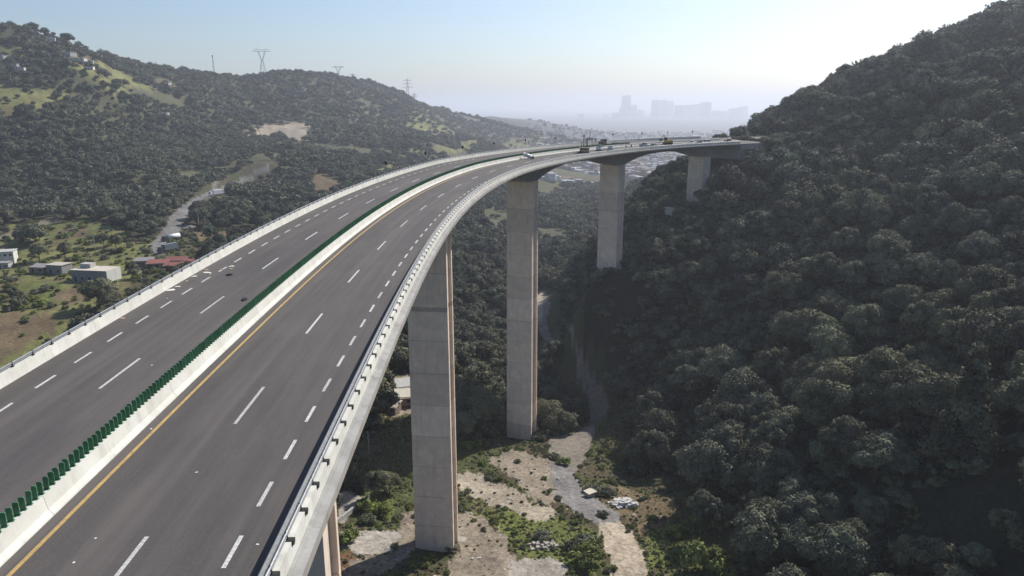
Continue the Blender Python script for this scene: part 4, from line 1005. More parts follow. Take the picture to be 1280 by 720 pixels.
# utility poles and wires
def pole(x, y, h, label, arm=1.6):
    z = gz(x, y); r = empty('utility_pole', (x, y, z - .3), label, 'pole')
    MB().tube((0, 0, 0), (0, 0, h), 0.16, 8, 0.10).put('shaft', M_shelf, r, True)
    MB().box((0, 0, h - .5), (arm * 2, .12, .12)).put('crossarm', M_bark, r)
    mb = MB()
    for q in (-1, 0, 1): mb.tube((q * arm * .85, 0, h - .42), (q * arm * .85, 0, h - .12), .06, 6)
    mb.put('insulator', M_plaster, r); return Vector((x, y, z - .3 + h - .1))
pa = pole(-36.1, 168.0, 10.5, 'grey utility pole standing left of the near pier')
pb = pole(-52.0, 98.0, 10.5, 'utility pole under the viaduct at the lower left')
pole(-152.7, 291.7, 9.5, 'slim utility pole rising behind the outer parapet below the red sheds')
pole(-205.0, 352.0, 9.0, 'slim utility pole behind the long flat roofed building')
wm = MB()
for q in (-1.3, 0, 1.3):
    pr_ = None
    for k in range(13):
        t = k / 12; p = pa.lerp(pb, t) + Vector((q, 0, -1.6 * 4 * t * (1 - t)))
        if pr_ is not None: wm.tube(pr_, p, 0.02, 4, cap=False)
        pr_ = p
tag(wm.put('power_wire', M_steel), 'three thin power wires running down from the utility pole left of the near pier', 'wire')
# ------------------------------------------------------------------ pylons and mast on the ridge
def lattice(x, y, h, wb, arms, label, kind='H', cat='pylon', rz=0.4):
    z = gz(x, y); r = empty('pylon', (x, y, z - 1), label, cat, None, rz); t = 0.28 * max(1, y / 1300)
    mb = MB(); lv = 6
    if kind == 'Y':
        hw = h * .62
        for k in range(lv):
            a, b_ = k / lv, (k + 1) / lv; wa, wb_ = wb * (1 - .78 * a) / 2, wb * (1 - .78 * b_) / 2
            for sx in (-1, 1):
                for sy in (-1, 1):
                    mb.tube((sx * wa, sy * wa, hw * a), (sx * wb_, sy * wb_, hw * b_), t, 4)
                mb.tube((sx * wa, -wa, hw * a), (-sx * wb_, -wb_, hw * b_), t * .6, 4); mb.tube((sx * wa, wa, hw * a), (sx * wb_, -wb_, hw * b_), t * .6, 4)
        mb.put('body', M_steel, r)
        mb = MB()
        for sx in (-1, 1):
            for sy in (-.5, .5):
                mb.tube((sx * 1.2, sy, hw), (sx * arms * .42, sy, h * .93), t, 4); mb.tube((sx * 0.2, sy, hw), (sx * arms * .30, sy, h * .93), t * .7, 4)
            for k in range(5):
                a = k / 5; mb.tube((sx * (1.2 + (arms * .42 - 1.2) * a), .5, hw + (h * .93 - hw) * a), (sx * (.2 + (arms * .30 - .2) * min(1, a + .2)), -.5, hw + (h * .93 - hw) * min(1, a + .2)), t * .6, 4)
        mb.put('fork', M_steel, r)
        mb = MB()
        for sy in (-.6, .6): mb.tube((-arms, sy, h * .93), (arms, sy, h * .93), t, 4)
        mb.tube((-arms * .8, 0, h * .985), (arms * .8, 0, h * .985), t, 4)
        for k in range(12):
            a = -arms * .8 + arms * 1.6 * k / 11; mb.tube((a, 0, h * .985), (a + arms * .07, .6, h * .93), t * .6, 4)
        for sx in (-1, 1): mb.tube((sx * arms * .42, 0, h * .98), (sx * arms * .5, 0, h * 1.04), t, 4)
        mb.put('crossarm', M_steel, r)
    else:
        for k in range(10):
            a, b_ = k / 10, (k + 1) / 10; wa, wb_ = wb * (1 - .85 * a) / 2, wb * (1 - .85 * b_) / 2
            for sx in (-1, 1):
                for sy in (-1, 1): mb.tube((sx * wa, sy * wa, h * a), (sx * wb_, sy * wb_, h * b_), t, 4)
                mb.tube((sx * wa, -wa, h * a), (-sx * wb_, -wb_, h * b_), t * .6, 4)
        mb.put('body', M_steel, r)
        for q in range(arms):
            z_ = h * (.62 + .15 * q); L = wb * (1.5 - .25 * q)
            mb = MB()
            for sy in (-.4, .4): mb.tube((-L, 0, z_), (L, 0, z_), t, 4)
            for sx in (-1, 1): mb.tube((0, 0, z_ + 1.6), (sx * L, 0, z_), t * .7, 4); mb.tube((sx * L, 0, z_), (sx * L, 0, z_ - 1.8), t * .7, 4)
            mb.put('crossarm', M_steel, r)
        if arms == 0:
            MB().tube((0, 0, h), (0, 0, h + 2.4), 1.1 * t / .28, 8).put('antenna_drum', M_steel, r)
def on_px(u_, yy): return ((u_ - 640) / 909.8 * (yy * AC + 12), yy)
lattice(*on_px(335, 1330), 50, 13, 16, 'wide armed lattice pylon, largest on the left ridge', 'Y', rz=.1)
lattice(*on_px(275, 1260), 34, 3.2, 0, 'slim telecom mast with a drum on top on the left ridge', 'T', 'mast')
lattice(*on_px(427, 1450), 30, 8, 12, 'small wide armed pylon right of the two small ridge trees', 'Y', rz=.1)
lattice(*on_px(444, 1500), 27, 6, 3, 'small triple armed pylon right of the small wide armed pylon', 'T')
lattice(*on_px(511, 1660), 48, 8, 3, 'tall narrow triple armed pylon at the right end of the ridge', 'T', rz=.2)
lattice(*on_px(519, 1720), 24, 5, 2, 'lowest pylon just right of the tall narrow one', 'T', rz=.2)
# hill houses
for q, (u_, v_, x, y, w, d, h, lab) in enumerate([(97, 86, -470, 820, 9, 8, 5, 'bright white cube house on the left hillside above the clearing'), (106, 90, -460, 815, 16, 6, 3.2, 'long low white house right of the cube house on the left hillside'), (118, 92, -446, 808, 9, 6, 3.5, 'white house at the right end of the row on the left hillside'), (116, 86, -455, 830, 12, 7, 4, 'grey house behind the row of white houses on the left hillside'),
        (2, 62, -545, 800, 8, 7, 5, 'white house at the left edge high on the hill'), (14, 63, -520, 790, 7, 6, 4, 'white house left of the bare rocky clearing high on the hill'), (27, 70, -500, 775, 7, 5, 3, 'low tan house in the bare rocky clearing high on the hill'), (33, 74, -492, 770, 8, 5, 3, 'pale house below the tan house in the rocky clearing'), (76, 51, -500, 860, 8, 6, 4, 'small pale house just under the top of the left hill'),
        (192, 95, -500, 1010, 9, 6, 4, 'white house in trees near the dip of the skyline'), (213, 88, -480, 1020, 7, 6, 4, 'bright small house on the skyline right of the dip'), (204, 137, -440, 860, 9, 7, 4, 'lone pale house in the woods below the dip'), (497, 125, -220, 1480, 16, 9, 5, 'bright roofed building below the tall narrow pylon'), (462, 131, -270, 1330, 16, 6, 4, 'long pale roof on the ridge flank left of the bright roofed building'), (430, 235, -155, 610, 8, 5, 3, 'pale shed just beyond the outer parapet beside the far field')]):
    X, Y_ = x, y; Y_ = y; X = (u_ - 640) / 909.8 * (Y_ * AC - (16 - 0) * 0 + (0 if y > 700 else 12))
    house('hill_house', X, Y_, w, d, h, radians(15 * (q % 5) - 20), M_parapet if q % 3 else M_plaster, M_plaster, lab, 'house', (2, 1), z=gz(X, Y_) + 1.0 + (3 if q < 12 else 0))
# ------------------------------------------------------------------ the town down the valley and the city on the plain
M_town = []
for q, (c1, c2) in enumerate([((0.55, 0.54, 0.52), (0.42, 0.41, 0.40)), ((0.38, 0.30, 0.25), (0.28, 0.22, 0.19)), ((0.30, 0.31, 0.34), (0.22, 0.23, 0.25)), ((0.62, 0.62, 0.62), (0.5, 0.5, 0.5)), ((0.30, 0.16, 0.12), (0.22, 0.13, 0.10))]):
    M_town.append(mat_simple('town_wall_%s' % 'abcde'[q], c1, c2, 0.15, 0.85, 0, 0))
g = np.random.default_rng(5)
near_t = []; mb = MB()
n_ = 0
for q in range(9000):
    a = radians(g.uniform(-6, 20)); r_ = 850 * (6.5 ** g.random()); x, y = r_ * sin(a), r_ * cos(a)
    uu, v2, d2 = pix(x, y, -115)
    if (r_ < 3800 and uu < 662) or (r_ < 1500 and (v2 > 242 or uu > 870)): continue
    if vnoise(np.array([x / 160]), np.array([y / 160]), 3)[0] < 0.33: continue
    near_t.append((r_, x, y))
near_t.sort()
near_t = near_t[:3200]
zs = ground([p[1] for p in near_t], [p[2] for p in near_t])
vis_t = []
for (r_, x, y), z in zip(near_t, zs):
    w, d, h = g.uniform(7, 15), g.uniform(7, 13), g.choice([3.5, 6, 6, 9, 12], p=[.35, .3, .15, .15, .05])
    if r_ > 3000: w *= 1.6; d *= 1.6; h *= 1.5
    vis_t.append((r_, x, y, z, w, d, h, g.uniform(0, 1.5), int(g.integers(0, 5))))
for q, (r_, x, y, z, w, d, h, rz, mi) in enumerate(vis_t):
    if q < 46 :
        colr = ['cream', 'brown', 'blue grey', 'white', 'red brown'][mi]
        uu, v2, d2 = pix(x, y, z + h)
        wh = 'between the second and third piers' if uu < 745 else 'right of the third pier'
        house('town_house', x, y, w, d, h, rz, M_town[mi], M_town[(mi + q) % 4], '%s %s town house %s far down the valley' % ('low' if h < 5 else 'taller', colr, wh), 'house', (2, 1 if h < 5 else 2), group='town houses far down the valley', z=z)
    else:
        mb.box((x, y, z + h / 2 - .5), (w, d, h + 1), rz, mi)
tag(mb.put('distant_town', M_town), kind='stuff')
# towers on the skyline: slabs with a plinth, storeys as recessed bands and a roof house
M_tower = mat_simple('tower_facade', (0.36, 0.37, 0.39), (0.29, 0.30, 0.32), 0.05, 0.6, 0, 0, rnd=.2)
M_tglass = mat_simple('tower_glass', (0.10, 0.12, 0.15), (0.08, 0.10, 0.12), 0.05, 0.4, 0, 0)
TW = [(777, 5, 134, 'low block left of the tallest tower on the hazy skyline'), (782.5, 11, 119, 'tallest tower on the hazy city skyline'), (792, 8, 131, 'shorter block against the right side of the tallest tower'), (800, 9, 137, 'low broad block between the tallest tower and the wide slab'), (819, 9, 124.5, 'left tower of the wide pale slab group on the skyline'), (829, 9, 124.8, 'middle tower of the wide pale slab group on the skyline'), (838, 8, 126, 'right tower of the wide pale slab group on the skyline'), (849, 10, 131.5, 'lower block right of the wide slab group'), (860, 12, 131, 'low long block in the middle of the hazy skyline'), (871, 9, 130, 'medium block left of the square tower'), (882, 13, 127.5, 'square tower on the right half of the hazy skyline'), (896, 11, 138, 'low block right of the square tower'), (906, 7, 139, 'low narrow block before the right tower pair'), (916, 9, 135.5, 'left one of the right tower pair on the skyline'), (925, 7, 133.5, 'middle tower of the right group near the wooded slope'), (932, 6, 132.5, 'rightmost tower on the skyline near the wooded slope'), (770, 9, 141, 'low block at the left end of the city skyline'), (726, 8, 142.5, 'faint low block far left of the tallest tower'), (757, 6, 143, 'faint small block left of the city towers'), (700, 6, 145, 'faintest block above the hazy left plain')]
for q, (u_, wpx, vt, lab) in enumerate(TW):
    yy = 9300 + (q * 377) % 1200; dc_ = yy * AC; w = wpx / 909.8 * dc_; x = (u_ - 640) / 909.8 * dc_
    z0 = float(base_h([x], [yy])[0]); el = atan2(360 - vt, 909.8) - radians(14.073); zt = CAM_H + yy * math.tan(el) / 1.0
    h = zt - z0; r = empty('tower', (x, yy, z0), lab, 'tower')
    mb = MB(); nst = max(5, int(h / 14)); sh = h / nst
    mb.box((0, 0, sh * .3), (w * 1.15, w * .9, sh * .6))
    for k in range(nst):
        mb.box((0, 0, sh * (k + .31)), (w, w * .6, sh * .62 - .1))
    mb.box((w * .1, 0, h - sh * .2), (w * .6, w * .4, sh * .4))
    mb.put('floor_slabs', M_tower, r)
    mg = MB(); mg.box((0, 0, h * .48), (w * .96, w * .56, h * .95)); mg.put('glazing', M_tglass, r)
# ------------------------------------------------------------------ vehicles
M_tyre = mat_simple('tyre_rubber', (0.02, 0.02, 0.02), (0.015, 0.015, 0.015), 4, 0.85, 0, 0)
M_rim = mat_simple('wheel_rim', (0.35, 0.35, 0.36), (0.25, 0.25, 0.26), 4, 0.4, 0.5, 0)
M_lamp = mat_simple('lamp_glass', (0.6, 0.6, 0.55), (0.5, 0.5, 0.45), 4, 0.2, 0, 0)
def paint(name, c): return mat_simple('paint_' + name, c, tuple(v * .85 for v in c), 2, 0.35, 0, 0, spec=.5)
def wheel_me():
    a = MB().tube((-.11, 0, 0), (.11, 0, 0), .33, 14).mesh('wheel', M_tyre); b_ = MB().tube((-.12, 0, 0), (.12, 0, 0), .19, 10).mesh('rim', M_rim); return a, b_
WH = wheel_me()
def wheels(root, pts, s=1.0):
    for x, y in pts:
        w = put('wheel', WH[0], root, (x, y, .33 * s)); w.scale = (s, s, s); put('rim', WH[1], w)
def car(loc, rz, c, label, kind='sedan', z=None):
    r = empty('car', loc, label, 'car' if kind != 'pickup' else 'pickup', None, rz)
    L, W = 4.5, 1.76
    mb = MB()
    if kind == 'pickup': pr = [(-2.4, .35), (2.4, .35), (2.45, .75), (2.3, .98), (1.3, 1.05), (-2.4, 1.0)]
    else: pr = [(-2.2, .35), (2.2, .35), (2.28, .65), (2.15, .85), (1.1, .98), (-1.6, 1.02), (-2.2, .92)]
    n = len(pr); v = []
    for y, k in ((-W / 2, .97), (-W / 2 + .12, 1), (W / 2 - .12, 1), (W / 2, .97)):
        v += [(y, x * k, .35 + (z_ - .35) * (k if k == 1 else .93)) for x, z_ in pr]
    f = []
    for a in range(3): f += [(a * n + q, (a + 1) * n + q, (a + 1) * n + (q + 1) % n, a * n + (q + 1) % n) for q in range(n)]
    f += [tuple(range(n)), tuple(range(4 * n - 1, 3 * n - 1, -1))]
    mb.add(v, f); mb.put('body', c, r)
    c0, c1 = ((-1.6, 1.0) if kind == 'sedan' else (-.7, 1.0) if kind == 'pickup' else (-2.0, 1.2)); hb = 1.0; ht = 1.47 if kind == 'sedan' else 1.75
    gl = MB(); gl.hexa([(-.78, c0, hb), (.78, c0, hb), (.78, c1, hb), (-.78, c1, hb), (-.62, c0 + .45, ht - .05), (.62, c0 + .45, ht - .05), (.62, c1 - .65, ht - .05), (-.62, c1 - .65, ht - .05)]); gl.put('window', M_glass, r)
    rf = MB(); rf.box((0, (c0 + c1) / 2 - .1, ht - .02), (1.3, c1 - c0 - 1.0, .07))
    for sx in (-1, 1):
        for a, b_ in (((sx * .79, c0, hb), (sx * .63, c0 + .45, ht - .03)), ((sx * .79, c1, hb), (sx * .63, c1 - .65, ht - .03)), ((sx * .80, (c0 + c1) / 2, hb), (sx * .64, (c0 + c1) / 2, ht - .03))): rf.tube(a, b_, .045, 4)
    rf.put('roof', c, r)
    if kind == 'pickup':
        bd = MB()
        for sx in (-1, 1): bd.box((sx * .82, -1.6, 1.15), (.08, 1.6, .35))
        bd.box((0, -2.38, 1.15), (1.7, .06, .35)); bd.put('load_bed', c, r)
    for sx in (-1, 1): MB().box((sx * .62, 2.22, .68), (.34, .1, .16)).put('headlight', M_lamp, r)
    wheels(r, [(sx * .80, sy) for sx in (-1, 1) for sy in (-1.42, 1.42)])
    return r
PW_, PS_, PY_, PD_, PR_ = paint('white', (.75, .75, .75)), paint('silver', (.42, .44, .46)), paint('yellow', (.55, .32, .04)), paint('dark', (.05, .05, .06)), paint('red', (.45, .06, .04))
def on_deck(s, off, z=.035): return P(s, off, z)
car(on_deck(307.5, -22.0), -heading(307) + .3, PW_, 'white car parked near the far end of the viaduct, left of another white car')
car(on_deck(314.5, -20.6), -heading(314) + pi, PW_, 'white car at the far end of the viaduct, right of its white neighbour', 'hatch')
car(on_deck(311.0, -21.3), -heading(311) + .8, PD_, 'dark car between the two white cars at the far end of the viaduct')
car(on_deck(328.0, -19.6), -heading(328), paint('brown', (.22, .12, .06)), 'brown pickup where the viaduct meets the wooded slope', 'pickup')
car(on_deck(249.0, -24.8), -heading(249) + .15, PW_, 'white pickup beside the dark paving machine', 'pickup')
car(on_deck(252.5, -23.0), -heading(252) + .5, PS_, 'silver car right of the white pickup on the far viaduct')
car(on_deck(275.0, -22.2), -heading(275), PS_, 'silver pickup in the middle of the far carriageway', 'pickup')
car(on_deck(279.0, -20.6), -heading(279) + .2, paint('grey', (.2, .2, .21)), 'grey car behind the silver pickup on the far carriageway')
def lorry(loc, rz, label, cabc, load, kind='tank', s=1.0):
    r = empty('lorry', loc, label, 'lorry', None, rz); r.scale = (s, s, s)
    mb = MB(); mb.prism([(-1.1, .6), (1.1, .6), (1.15, 2.0), (1.0, 2.9), (-1.0, 2.9), (-1.15, 2.0)], 2.6, 4.7); mb.box((0, 5.0, 1.15), (2.2, .7, 1.1)); mb.put('cab', cabc, r)
    MB().box((0, 4.71, 2.3), (1.9, .06, .8)).put('windscreen', M_glass, r)
    MB().box((0, -.6, .85), (1.0, 10.0, .3)).put('chassis', M_post, r)
    if kind == 'tank': MB().tube((0, -5.4, 2.15), (0, 2.3, 2.15), 1.2, 16).put('tank', load, r, True)
    else: MB().box((0, -1.6, 2.4), (2.5, 7.8, 2.8)).put('cargo_box', load, r)
    wheels(r, [(sx * 1.0, y) for sx in (-1, 1) for y in (-4.6, -3.4, -.1, 3.9)], 1.5)
    return r
lorry((-182.0, 383.0, gz(-182, 383)), radians(155), 'tanker lorry with a bright white tank on the old road', PD_, PW_)
lorry((-172.0, 357.0, gz(-172, 357)), radians(155), 'dark lorry with a grey box on the old road in front of the tanker', PD_, paint('bluegrey', (.16, .19, .22)), 'box')
lorry((-219.9, 541.0, gz(-219.9, 541)), radians(150), 'white box lorry at the junction higher up the old road', PW_, PW_, 'box', 1.1)
# machines on the far deck
def paver(loc, rz):
    r = empty('paving_machine', loc, 'dark paving machine with a raised canopy on the far carriageway', 'machine', None, rz)
    for sx in (-1, 1):
        mb = MB(); mb.prism([(-2.0, .35), (-1.7, 0), (1.7, 0), (2.0, .35), (1.7, .8), (-1.7, .8)], -.25, .25); m_ = mb.mesh('track', M_tyre)
        o = put('track', m_, r, (sx * 1.1, 0, 0), pi / 2)
    mb = MB(); mb.box((0, -.2, 1.25), (2.2, 3.2, .9)); mb.hexa([(-1.4, 1.6, .5), (1.4, 1.6, .5), (1.5, 3.0, .5), (-1.5, 3.0, .5), (-1.5, 1.5, 1.5), (1.5, 1.5, 1.5), (1.8, 3.2, 1.6), (-1.8, 3.2, 1.6)]); mb.put('body', paint('ochre', (.22, .16, .07)), r)
    MB().box((0, -2.4, .35), (3.4, .9, .5)).put('screed', M_post, r)
    mb = MB()
    for sx in (-1, 1):
        for y in (-1.6, .6): mb.tube((sx * .95, y, 1.7), (sx * .85, y, 3.5), .05, 5)
    mb.put('canopy_post', M_post, r); MB().box((0, -.5, 3.55), (2.2, 3.0, .12)).put('canopy', PD_, r)
    MB().tube((.6, .8, 1.7), (.6, .8, 4.3), .08, 6).put('exhaust', M_post, r)
paver(on_deck(236.0, -24.0), -heading(236) + .4)
def excavator(loc, rz, c, label):
    r = empty('excavator', loc, label, 'excavator', None, rz)
    for sx in (-1, 1):
        mb = MB(); mb.prism([(-1.8, .35), (-1.5, 0), (1.5, 0), (1.8, .35), (1.5, .8), (-1.5, .8)], -.25, .25); put('track', mb.mesh('track', M_tyre), r, (sx * 1.0, 0, 0), pi / 2)
    MB().box((0, -.3, 1.3), (2.3, 2.8, .9), 0, 0, .92).put('body', c, r); MB().box((-.6, .6, 2.2), (.9, 1.2, 1.2), 0, 0, .85).put('cab', M_glass, r)
    mb = MB(); mb.tube((.2, 1.0, 1.5), (.2, 2.6, 3.6), .2, 6, .16); mb.put('boom', c, r); MB().tube((.2, 2.6, 3.6), (.2, 4.4, 2.0), .15, 6, .1).put('stick', c, r)
    MB().hexa([(-.3, 4.1, 1.2), (.7, 4.1, 1.2), (.6, 4.7, 1.3), (-.2, 4.7, 1.3), (-.35, 4.0, 2.0), (.75, 4.0, 2.0), (.75, 4.8, 1.9), (-.35, 4.8, 1.9)]).put('bucket', M_post, r)
excavator(on_deck(296.0, -25.6), -heading(296) + 1.3, PY_, 'yellow excavator standing by the median near the far end')
# gantry frame over the outer carriageway
c = on_deck(256.5, -33.5); r = empty('gantry_frame', c, 'dark scaffold gantry with a central mast on the outer carriageway', 'gantry', None, -heading(256) - .6)
mb = MB()
for sx in (-3.4, 3.4):
    for sy in (-.8, .8): mb.tube((sx, sy, 0), (sx, sy, 3.0), .11, 6)
    mb.tube((sx, -.8, .2), (sx, .8, 2.8), .07, 5)
mb.put('leg_frame', M_post, r)
mb = MB()
for sy in (-.8, .8):
    mb.tube((-3.5, sy, 3.0), (3.5, sy, 3.0), .1, 6); mb.tube((-3.5, sy, 2.4), (3.5, sy, 2.4), .08, 6)
    for k in range(7): mb.tube((-3.5 + k, sy, 2.4), (-3 + k, sy, 3.0), .05, 4)
mb.put('beam', M_post, r)
MB().tube((0, 0, 2.4), (0, 0, 5.2), .1, 6).put('mast', M_post, r)
# drums and boards near it
for q, (s, off, h, lab) in enumerate([(262, -32.0, 1.8, 'dark stack of formwork boards right of the gantry'), (265.5, -33.5, 2.4, 'taller dark stack of boards behind the outer carriageway stack'), (270, -31.5, 1.2, 'low dark stack of boards by the median right of the gantry')]):
    c = on_deck(s, off); r = empty('board_stack', c, lab, 'boards', 'stacks of boards on the far carriageway', -heading(s) + .2 * q)
    for k in range(int(h / .3)): MB().box((random.uniform(-.1, .1), random.uniform(-.1, .1), .12 + k * .3), (2.2, 1.2, .22), random.uniform(-.05, .05)).put('board', M_bark, r)
# white tank tipped on a handcart by the median
c = on_deck(201.5, -26.6); r = empty('water_tank', c, 'white cylindrical tank tipped over beside the median on the far carriageway', 'tank', None, -heading(200) + .9)
mb = MB(); a, b_ = Vector((-1.3, 0, 1.35)), Vector((1.1, 0, .55)); mb.tube(a, b_, .55, 16); mb.tube(a + (a - b_).normalized() * .25, a, .25, 12, .55); mb.put('barrel', PW_, r, True)
mb = MB(); mb.tube((-1.5, -.4, 0), (-.9, -.3, 1.0), .05, 5); mb.tube((-1.5, .4, 0), (-.9, .3, 1.0), .05, 5); mb.box((1.7, .3, .35), (.6, .7, .7)); mb.put('stand', M_post, r)
# workers in reflective vests
def person(loc, rz, label, shirt, trousers, arm=0.5):
    J = dict(pel=(0, 0, .93), sp=(0, 0.01, 1.18), ch=(0, .02, 1.38), nk=(0, .02, 1.50), hd=(0, .04, 1.62), tp=(0, .03, 1.76),
             hl=(-.10, 0, .88), kl=(-.12, .05, .48), al=(-.13, -.02, .08), tl=(-.14, .16, .04), hr=(.10, 0, .88), kr=(.12, .02, .48), ar=(.13, -.06, .08), tr=(.14, .12, .04),
             sl=(-.19, .02, 1.42), el=(-.27, .04, 1.14), wl=(-.26, .14, .90), ll=(-.255, .20, .80), sr=(.19, .02, 1.42), er=(.27, .05 + arm * .2, 1.16), wr=(.24, .1 + arm * .5, .95 + arm * .25), lr=(.235, .18 + arm * .5, .9 + arm * .25))
    R = dict(pel=.13, sp=.125, ch=.14, nk=.055, hd=.095, tp=.07, hl=.09, kl=.06, al=.045, tl=.035, hr=.09, kr=.06, ar=.045, tr=.035, sl=.06, el=.043, wl=.032, ll=.03, sr=.06, er=.043, wr=.032, lr=.03)
    E = [('pel', 'sp'), ('sp', 'ch'), ('ch', 'nk'), ('nk', 'hd'), ('hd', 'tp'), ('pel', 'hl'), ('hl', 'kl'), ('kl', 'al'), ('al', 'tl'), ('pel', 'hr'), ('hr', 'kr'), ('kr', 'ar'), ('ar', 'tr'), ('ch', 'sl'), ('sl', 'el'), ('el', 'wl'), ('wl', 'll'), ('ch', 'sr'), ('sr', 'er'), ('er', 'wr'), ('wr', 'lr')]
    ks = list(J); me = bpy.data.meshes.new('body'); me.from_pydata([J[k] for k in ks], [(ks.index(a), ks.index(b_)) for a, b_ in E], [])
    me.materials.append(trousers)
    r = empty('person', loc, label, 'person', None, rz); o = put('body', me, r)
    md = o.modifiers.new('skin', 'SKIN'); 
    for q, k in enumerate(ks):
        sv = me.skin_vertices[0].data[q]; sv.radius = (R[k], R[k]); sv.use_root = (k == 'pel')
    o.modifiers.new('sub', 'SUBSURF').levels = 1
    v = MB(); v.hexa([(-.17, -.13, .92), (.17, -.13, .92), (.17, .15, .92), (-.17, .15, .92), (-.20, -.12, 1.44), (.20, -.12, 1.44), (.20, .15, 1.44), (-.20, .15, 1.44)]); v.put('vest', shirt, r)
    MB().tube((0, .035, 1.70), (0, .03, 1.80), .125, 10, .07).put('helmet', PW_, r)
M_cloth = mat_simple('work_trousers', (.06, .06, .08), (.04, .04, .05), 3, .9, 0, 0); M_vest = mat_simple('orange_vest', (.6, .16, .03), (.5, .13, .03), 3, .9, 0, 0)
person(on_deck(260.5, -21.2), 1.0, 'person in an orange vest and white helmet standing by the inner parapet', M_vest, M_cloth)
person(on_deck(265.5, -22.0), 2.4, 'person in a dark vest right of the orange vested one on the far carriageway', M_cloth, M_cloth, 0.1)
# ------------------------------------------------------------------ litter on the outer carriageway
M_paper = mat_simple('paper_scrap', (.68, .67, .62), (.5, .48, .44), 3, .9, 0, 0, rnd=.15); M_cardb = mat_simple('cardboard', (.30, .22, .15), (.22, .16, .11), 3, .9, 0, 0)
def scrap(s, off, w, d, mat, label, cat='scrap', h=.02, name='scrap'):
    if w < .5: w, d, h = w * .6, d * .6, .006
    g = random.Random(int(s * 100 - off * 10)); n = 7; pts = []
    for k in range(n):
        a = 2 * pi * k / n; rr = g.uniform(.65, 1.0); pts.append((cos(a) * w / 2 * rr, sin(a) * d / 2 * rr, g.uniform(0, h)))
    mb = MB(); v = [(x, y, 0) for x, y, z in pts] + [(x * .9, y * .9, z + h) for x, y, z in pts] + [(0, 0, h * 2.2)]
    mb.add(v, [(k, (k + 1) % n, n + (k + 1) % n, n + k) for k in range(n)] + [(n + k, n + (k + 1) % n, 2 * n) for k in range(n)] + [tuple(range(n - 1, -1, -1))])
    o = mb.put(name, mat, loc=on_deck(s, off), rz=g.uniform(0, 3)); tag(o, label, cat); return o
for args in [(61.5, -38.0, 1.0, .7, M_paper, 'white paper sheet at the foot of the outer parapet, lower end of the litter trail'), (62.6, -37.9, .6, .5, M_paper, 'small white scrap just above the lowest paper sheet by the outer parapet'),
             (66.2, -38.0, .7, .5, M_paper, 'white scrap against the outer parapet in the middle of the litter trail'), (67.6, -37.4, 1.3, .7, M_paper, 'large white sheet near the outer parapet in the litter trail'), (68.6, -37.9, 1.0, .5, M_cardb, 'brown cardboard piece against the outer parapet'),
             (66.8, -36.8, .5, .4, M_cardb, 'small brown scrap between the large sheet and the shoulder dashes'), (69.0, -36.6, .6, .4, M_cardb, 'brown scrap beside a shoulder dash in the litter trail'), (70.2, -36.1, .8, .6, M_paper, 'crumpled white sheet lying over a shoulder dash'), (69.2, -35.8, .8, .5, M_cardb, 'reddish brown board left of the black sacks'),
             (64.6, -38.0, .4, .3, M_paper, 'tiny white scrap by the outer parapet'), (53.6, -38.1, .7, .5, M_cardb, 'brown scrap by the outer parapet below the litter trail'), (59.0, -37.2, .3, .25, M_paper, 'tiny white scrap right of the lowest shoulder litter'),
             (35.0, -27.5, .40, .22, M_paper, 'small white scrap beside the yellow line on the near carriageway'), (25.5, -25.4, .26, .2, M_paper, 'tiny white speck on the near carriageway, upper of two'), (24.0, -25.4, .24, .2, M_paper, 'tiny white speck on the near carriageway, lower of two'), (30.5, -23.5, .28, .2, M_paper, 'white speck between the yellow line and the lane dashes'), (24.9, -19.1, .3, .2, M_paper, 'white speck touching the end of a shoulder dash'), (44.0, -31.5, .3, .3, M_paper, 'lone white speck on the outer carriageway')]: scrap(*args)
M_sack = mat_simple('black_plastic', (.012, .012, .014), (.02, .02, .02), 3, .4, 0, .2)
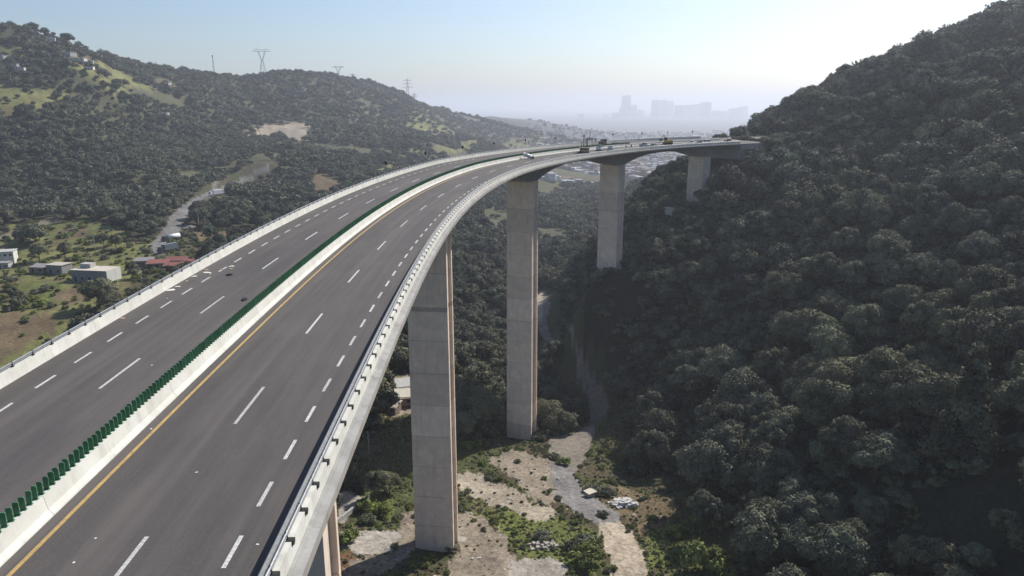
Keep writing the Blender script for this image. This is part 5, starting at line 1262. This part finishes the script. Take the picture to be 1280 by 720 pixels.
scrap(59.0, -30.8, 1.5, .5, M_sack, 'long black sack lying on the outer carriageway near the median', 'sack', .06, 'black_sack')
scrap(66.9, -35.0, 0.9, .5, M_sack, 'black sack at the right end of the litter trail', 'sack', .08, 'black_sack')
# workings by the old road: timber, drums and posts
for q, (x, y, lab) in enumerate([(-183.0, 421.0, 'tall pale post among the ochre heaps beside the old road'), (-180.5, 424.0, 'second pale post right of the taller one beside the old road')]):
    r = empty('marker_post', (x, y, gz(x, y)), lab, 'post'); MB().tube((0, 0, 0), (.3, 0, 9 - 2 * q), .3, 6, .2).put('shaft', M_roofp, r); MB().box((0, 0, .2), (1, 1, .5)).put('foot', M_plaster, r)
heap('spoil_heap', -186.0, 418.0, 36, 4.5, 1.8, M_roofp, 'ochre spoil heap beside the bend of the old road', 'spoil heap', 12, 2.2)
heap('spoil_heap', -178.0, 421.0, 26, 3.2, 1.4, M_roofp, 'smaller ochre spoil heap right of the pale posts', 'spoil heap', 13, 1.6)
r = empty('flatbed_trailer', (-162.0, 396.0, gz(-162, 396)), 'low white flatbed trailer parked on the grass right of the old road', 'trailer', None, .2); MB().box((0, 0, 1.1), (8.5, 2.4, .5)).put('bed', PW_, r); wheels(r, [(x, y) for x in (-3, 3) for y in (-1, 1)], 1.3)
# ------------------------------------------------------------------ the air: one closed box of thin haze
HB = 24500.0
hz = MB(); hz.box((0, 2000, (-168.0 + 190.0) / 2), (2 * HB, 2 * HB, 190.0 + 168.0))
m = bpy.data.materials.new('haze'); m.use_nodes = True; nt = m.node_tree; nt.nodes.clear()
out = nt.nodes.new('ShaderNodeOutputMaterial'); pv = nt.nodes.new('ShaderNodeVolumePrincipled')
pv.inputs['Color'].default_value = (0.68, 0.725, 0.82, 1); pv.inputs['Density'].default_value = HAZE_DENSITY; pv.inputs['Anisotropy'].default_value = 0.35
nt.links.new(pv.outputs[0], out.inputs['Volume'])
try: m.cycles.homogeneous_volume = True
except Exception: pass
o = hz.put('haze', m); tag(o, kind='stuff')
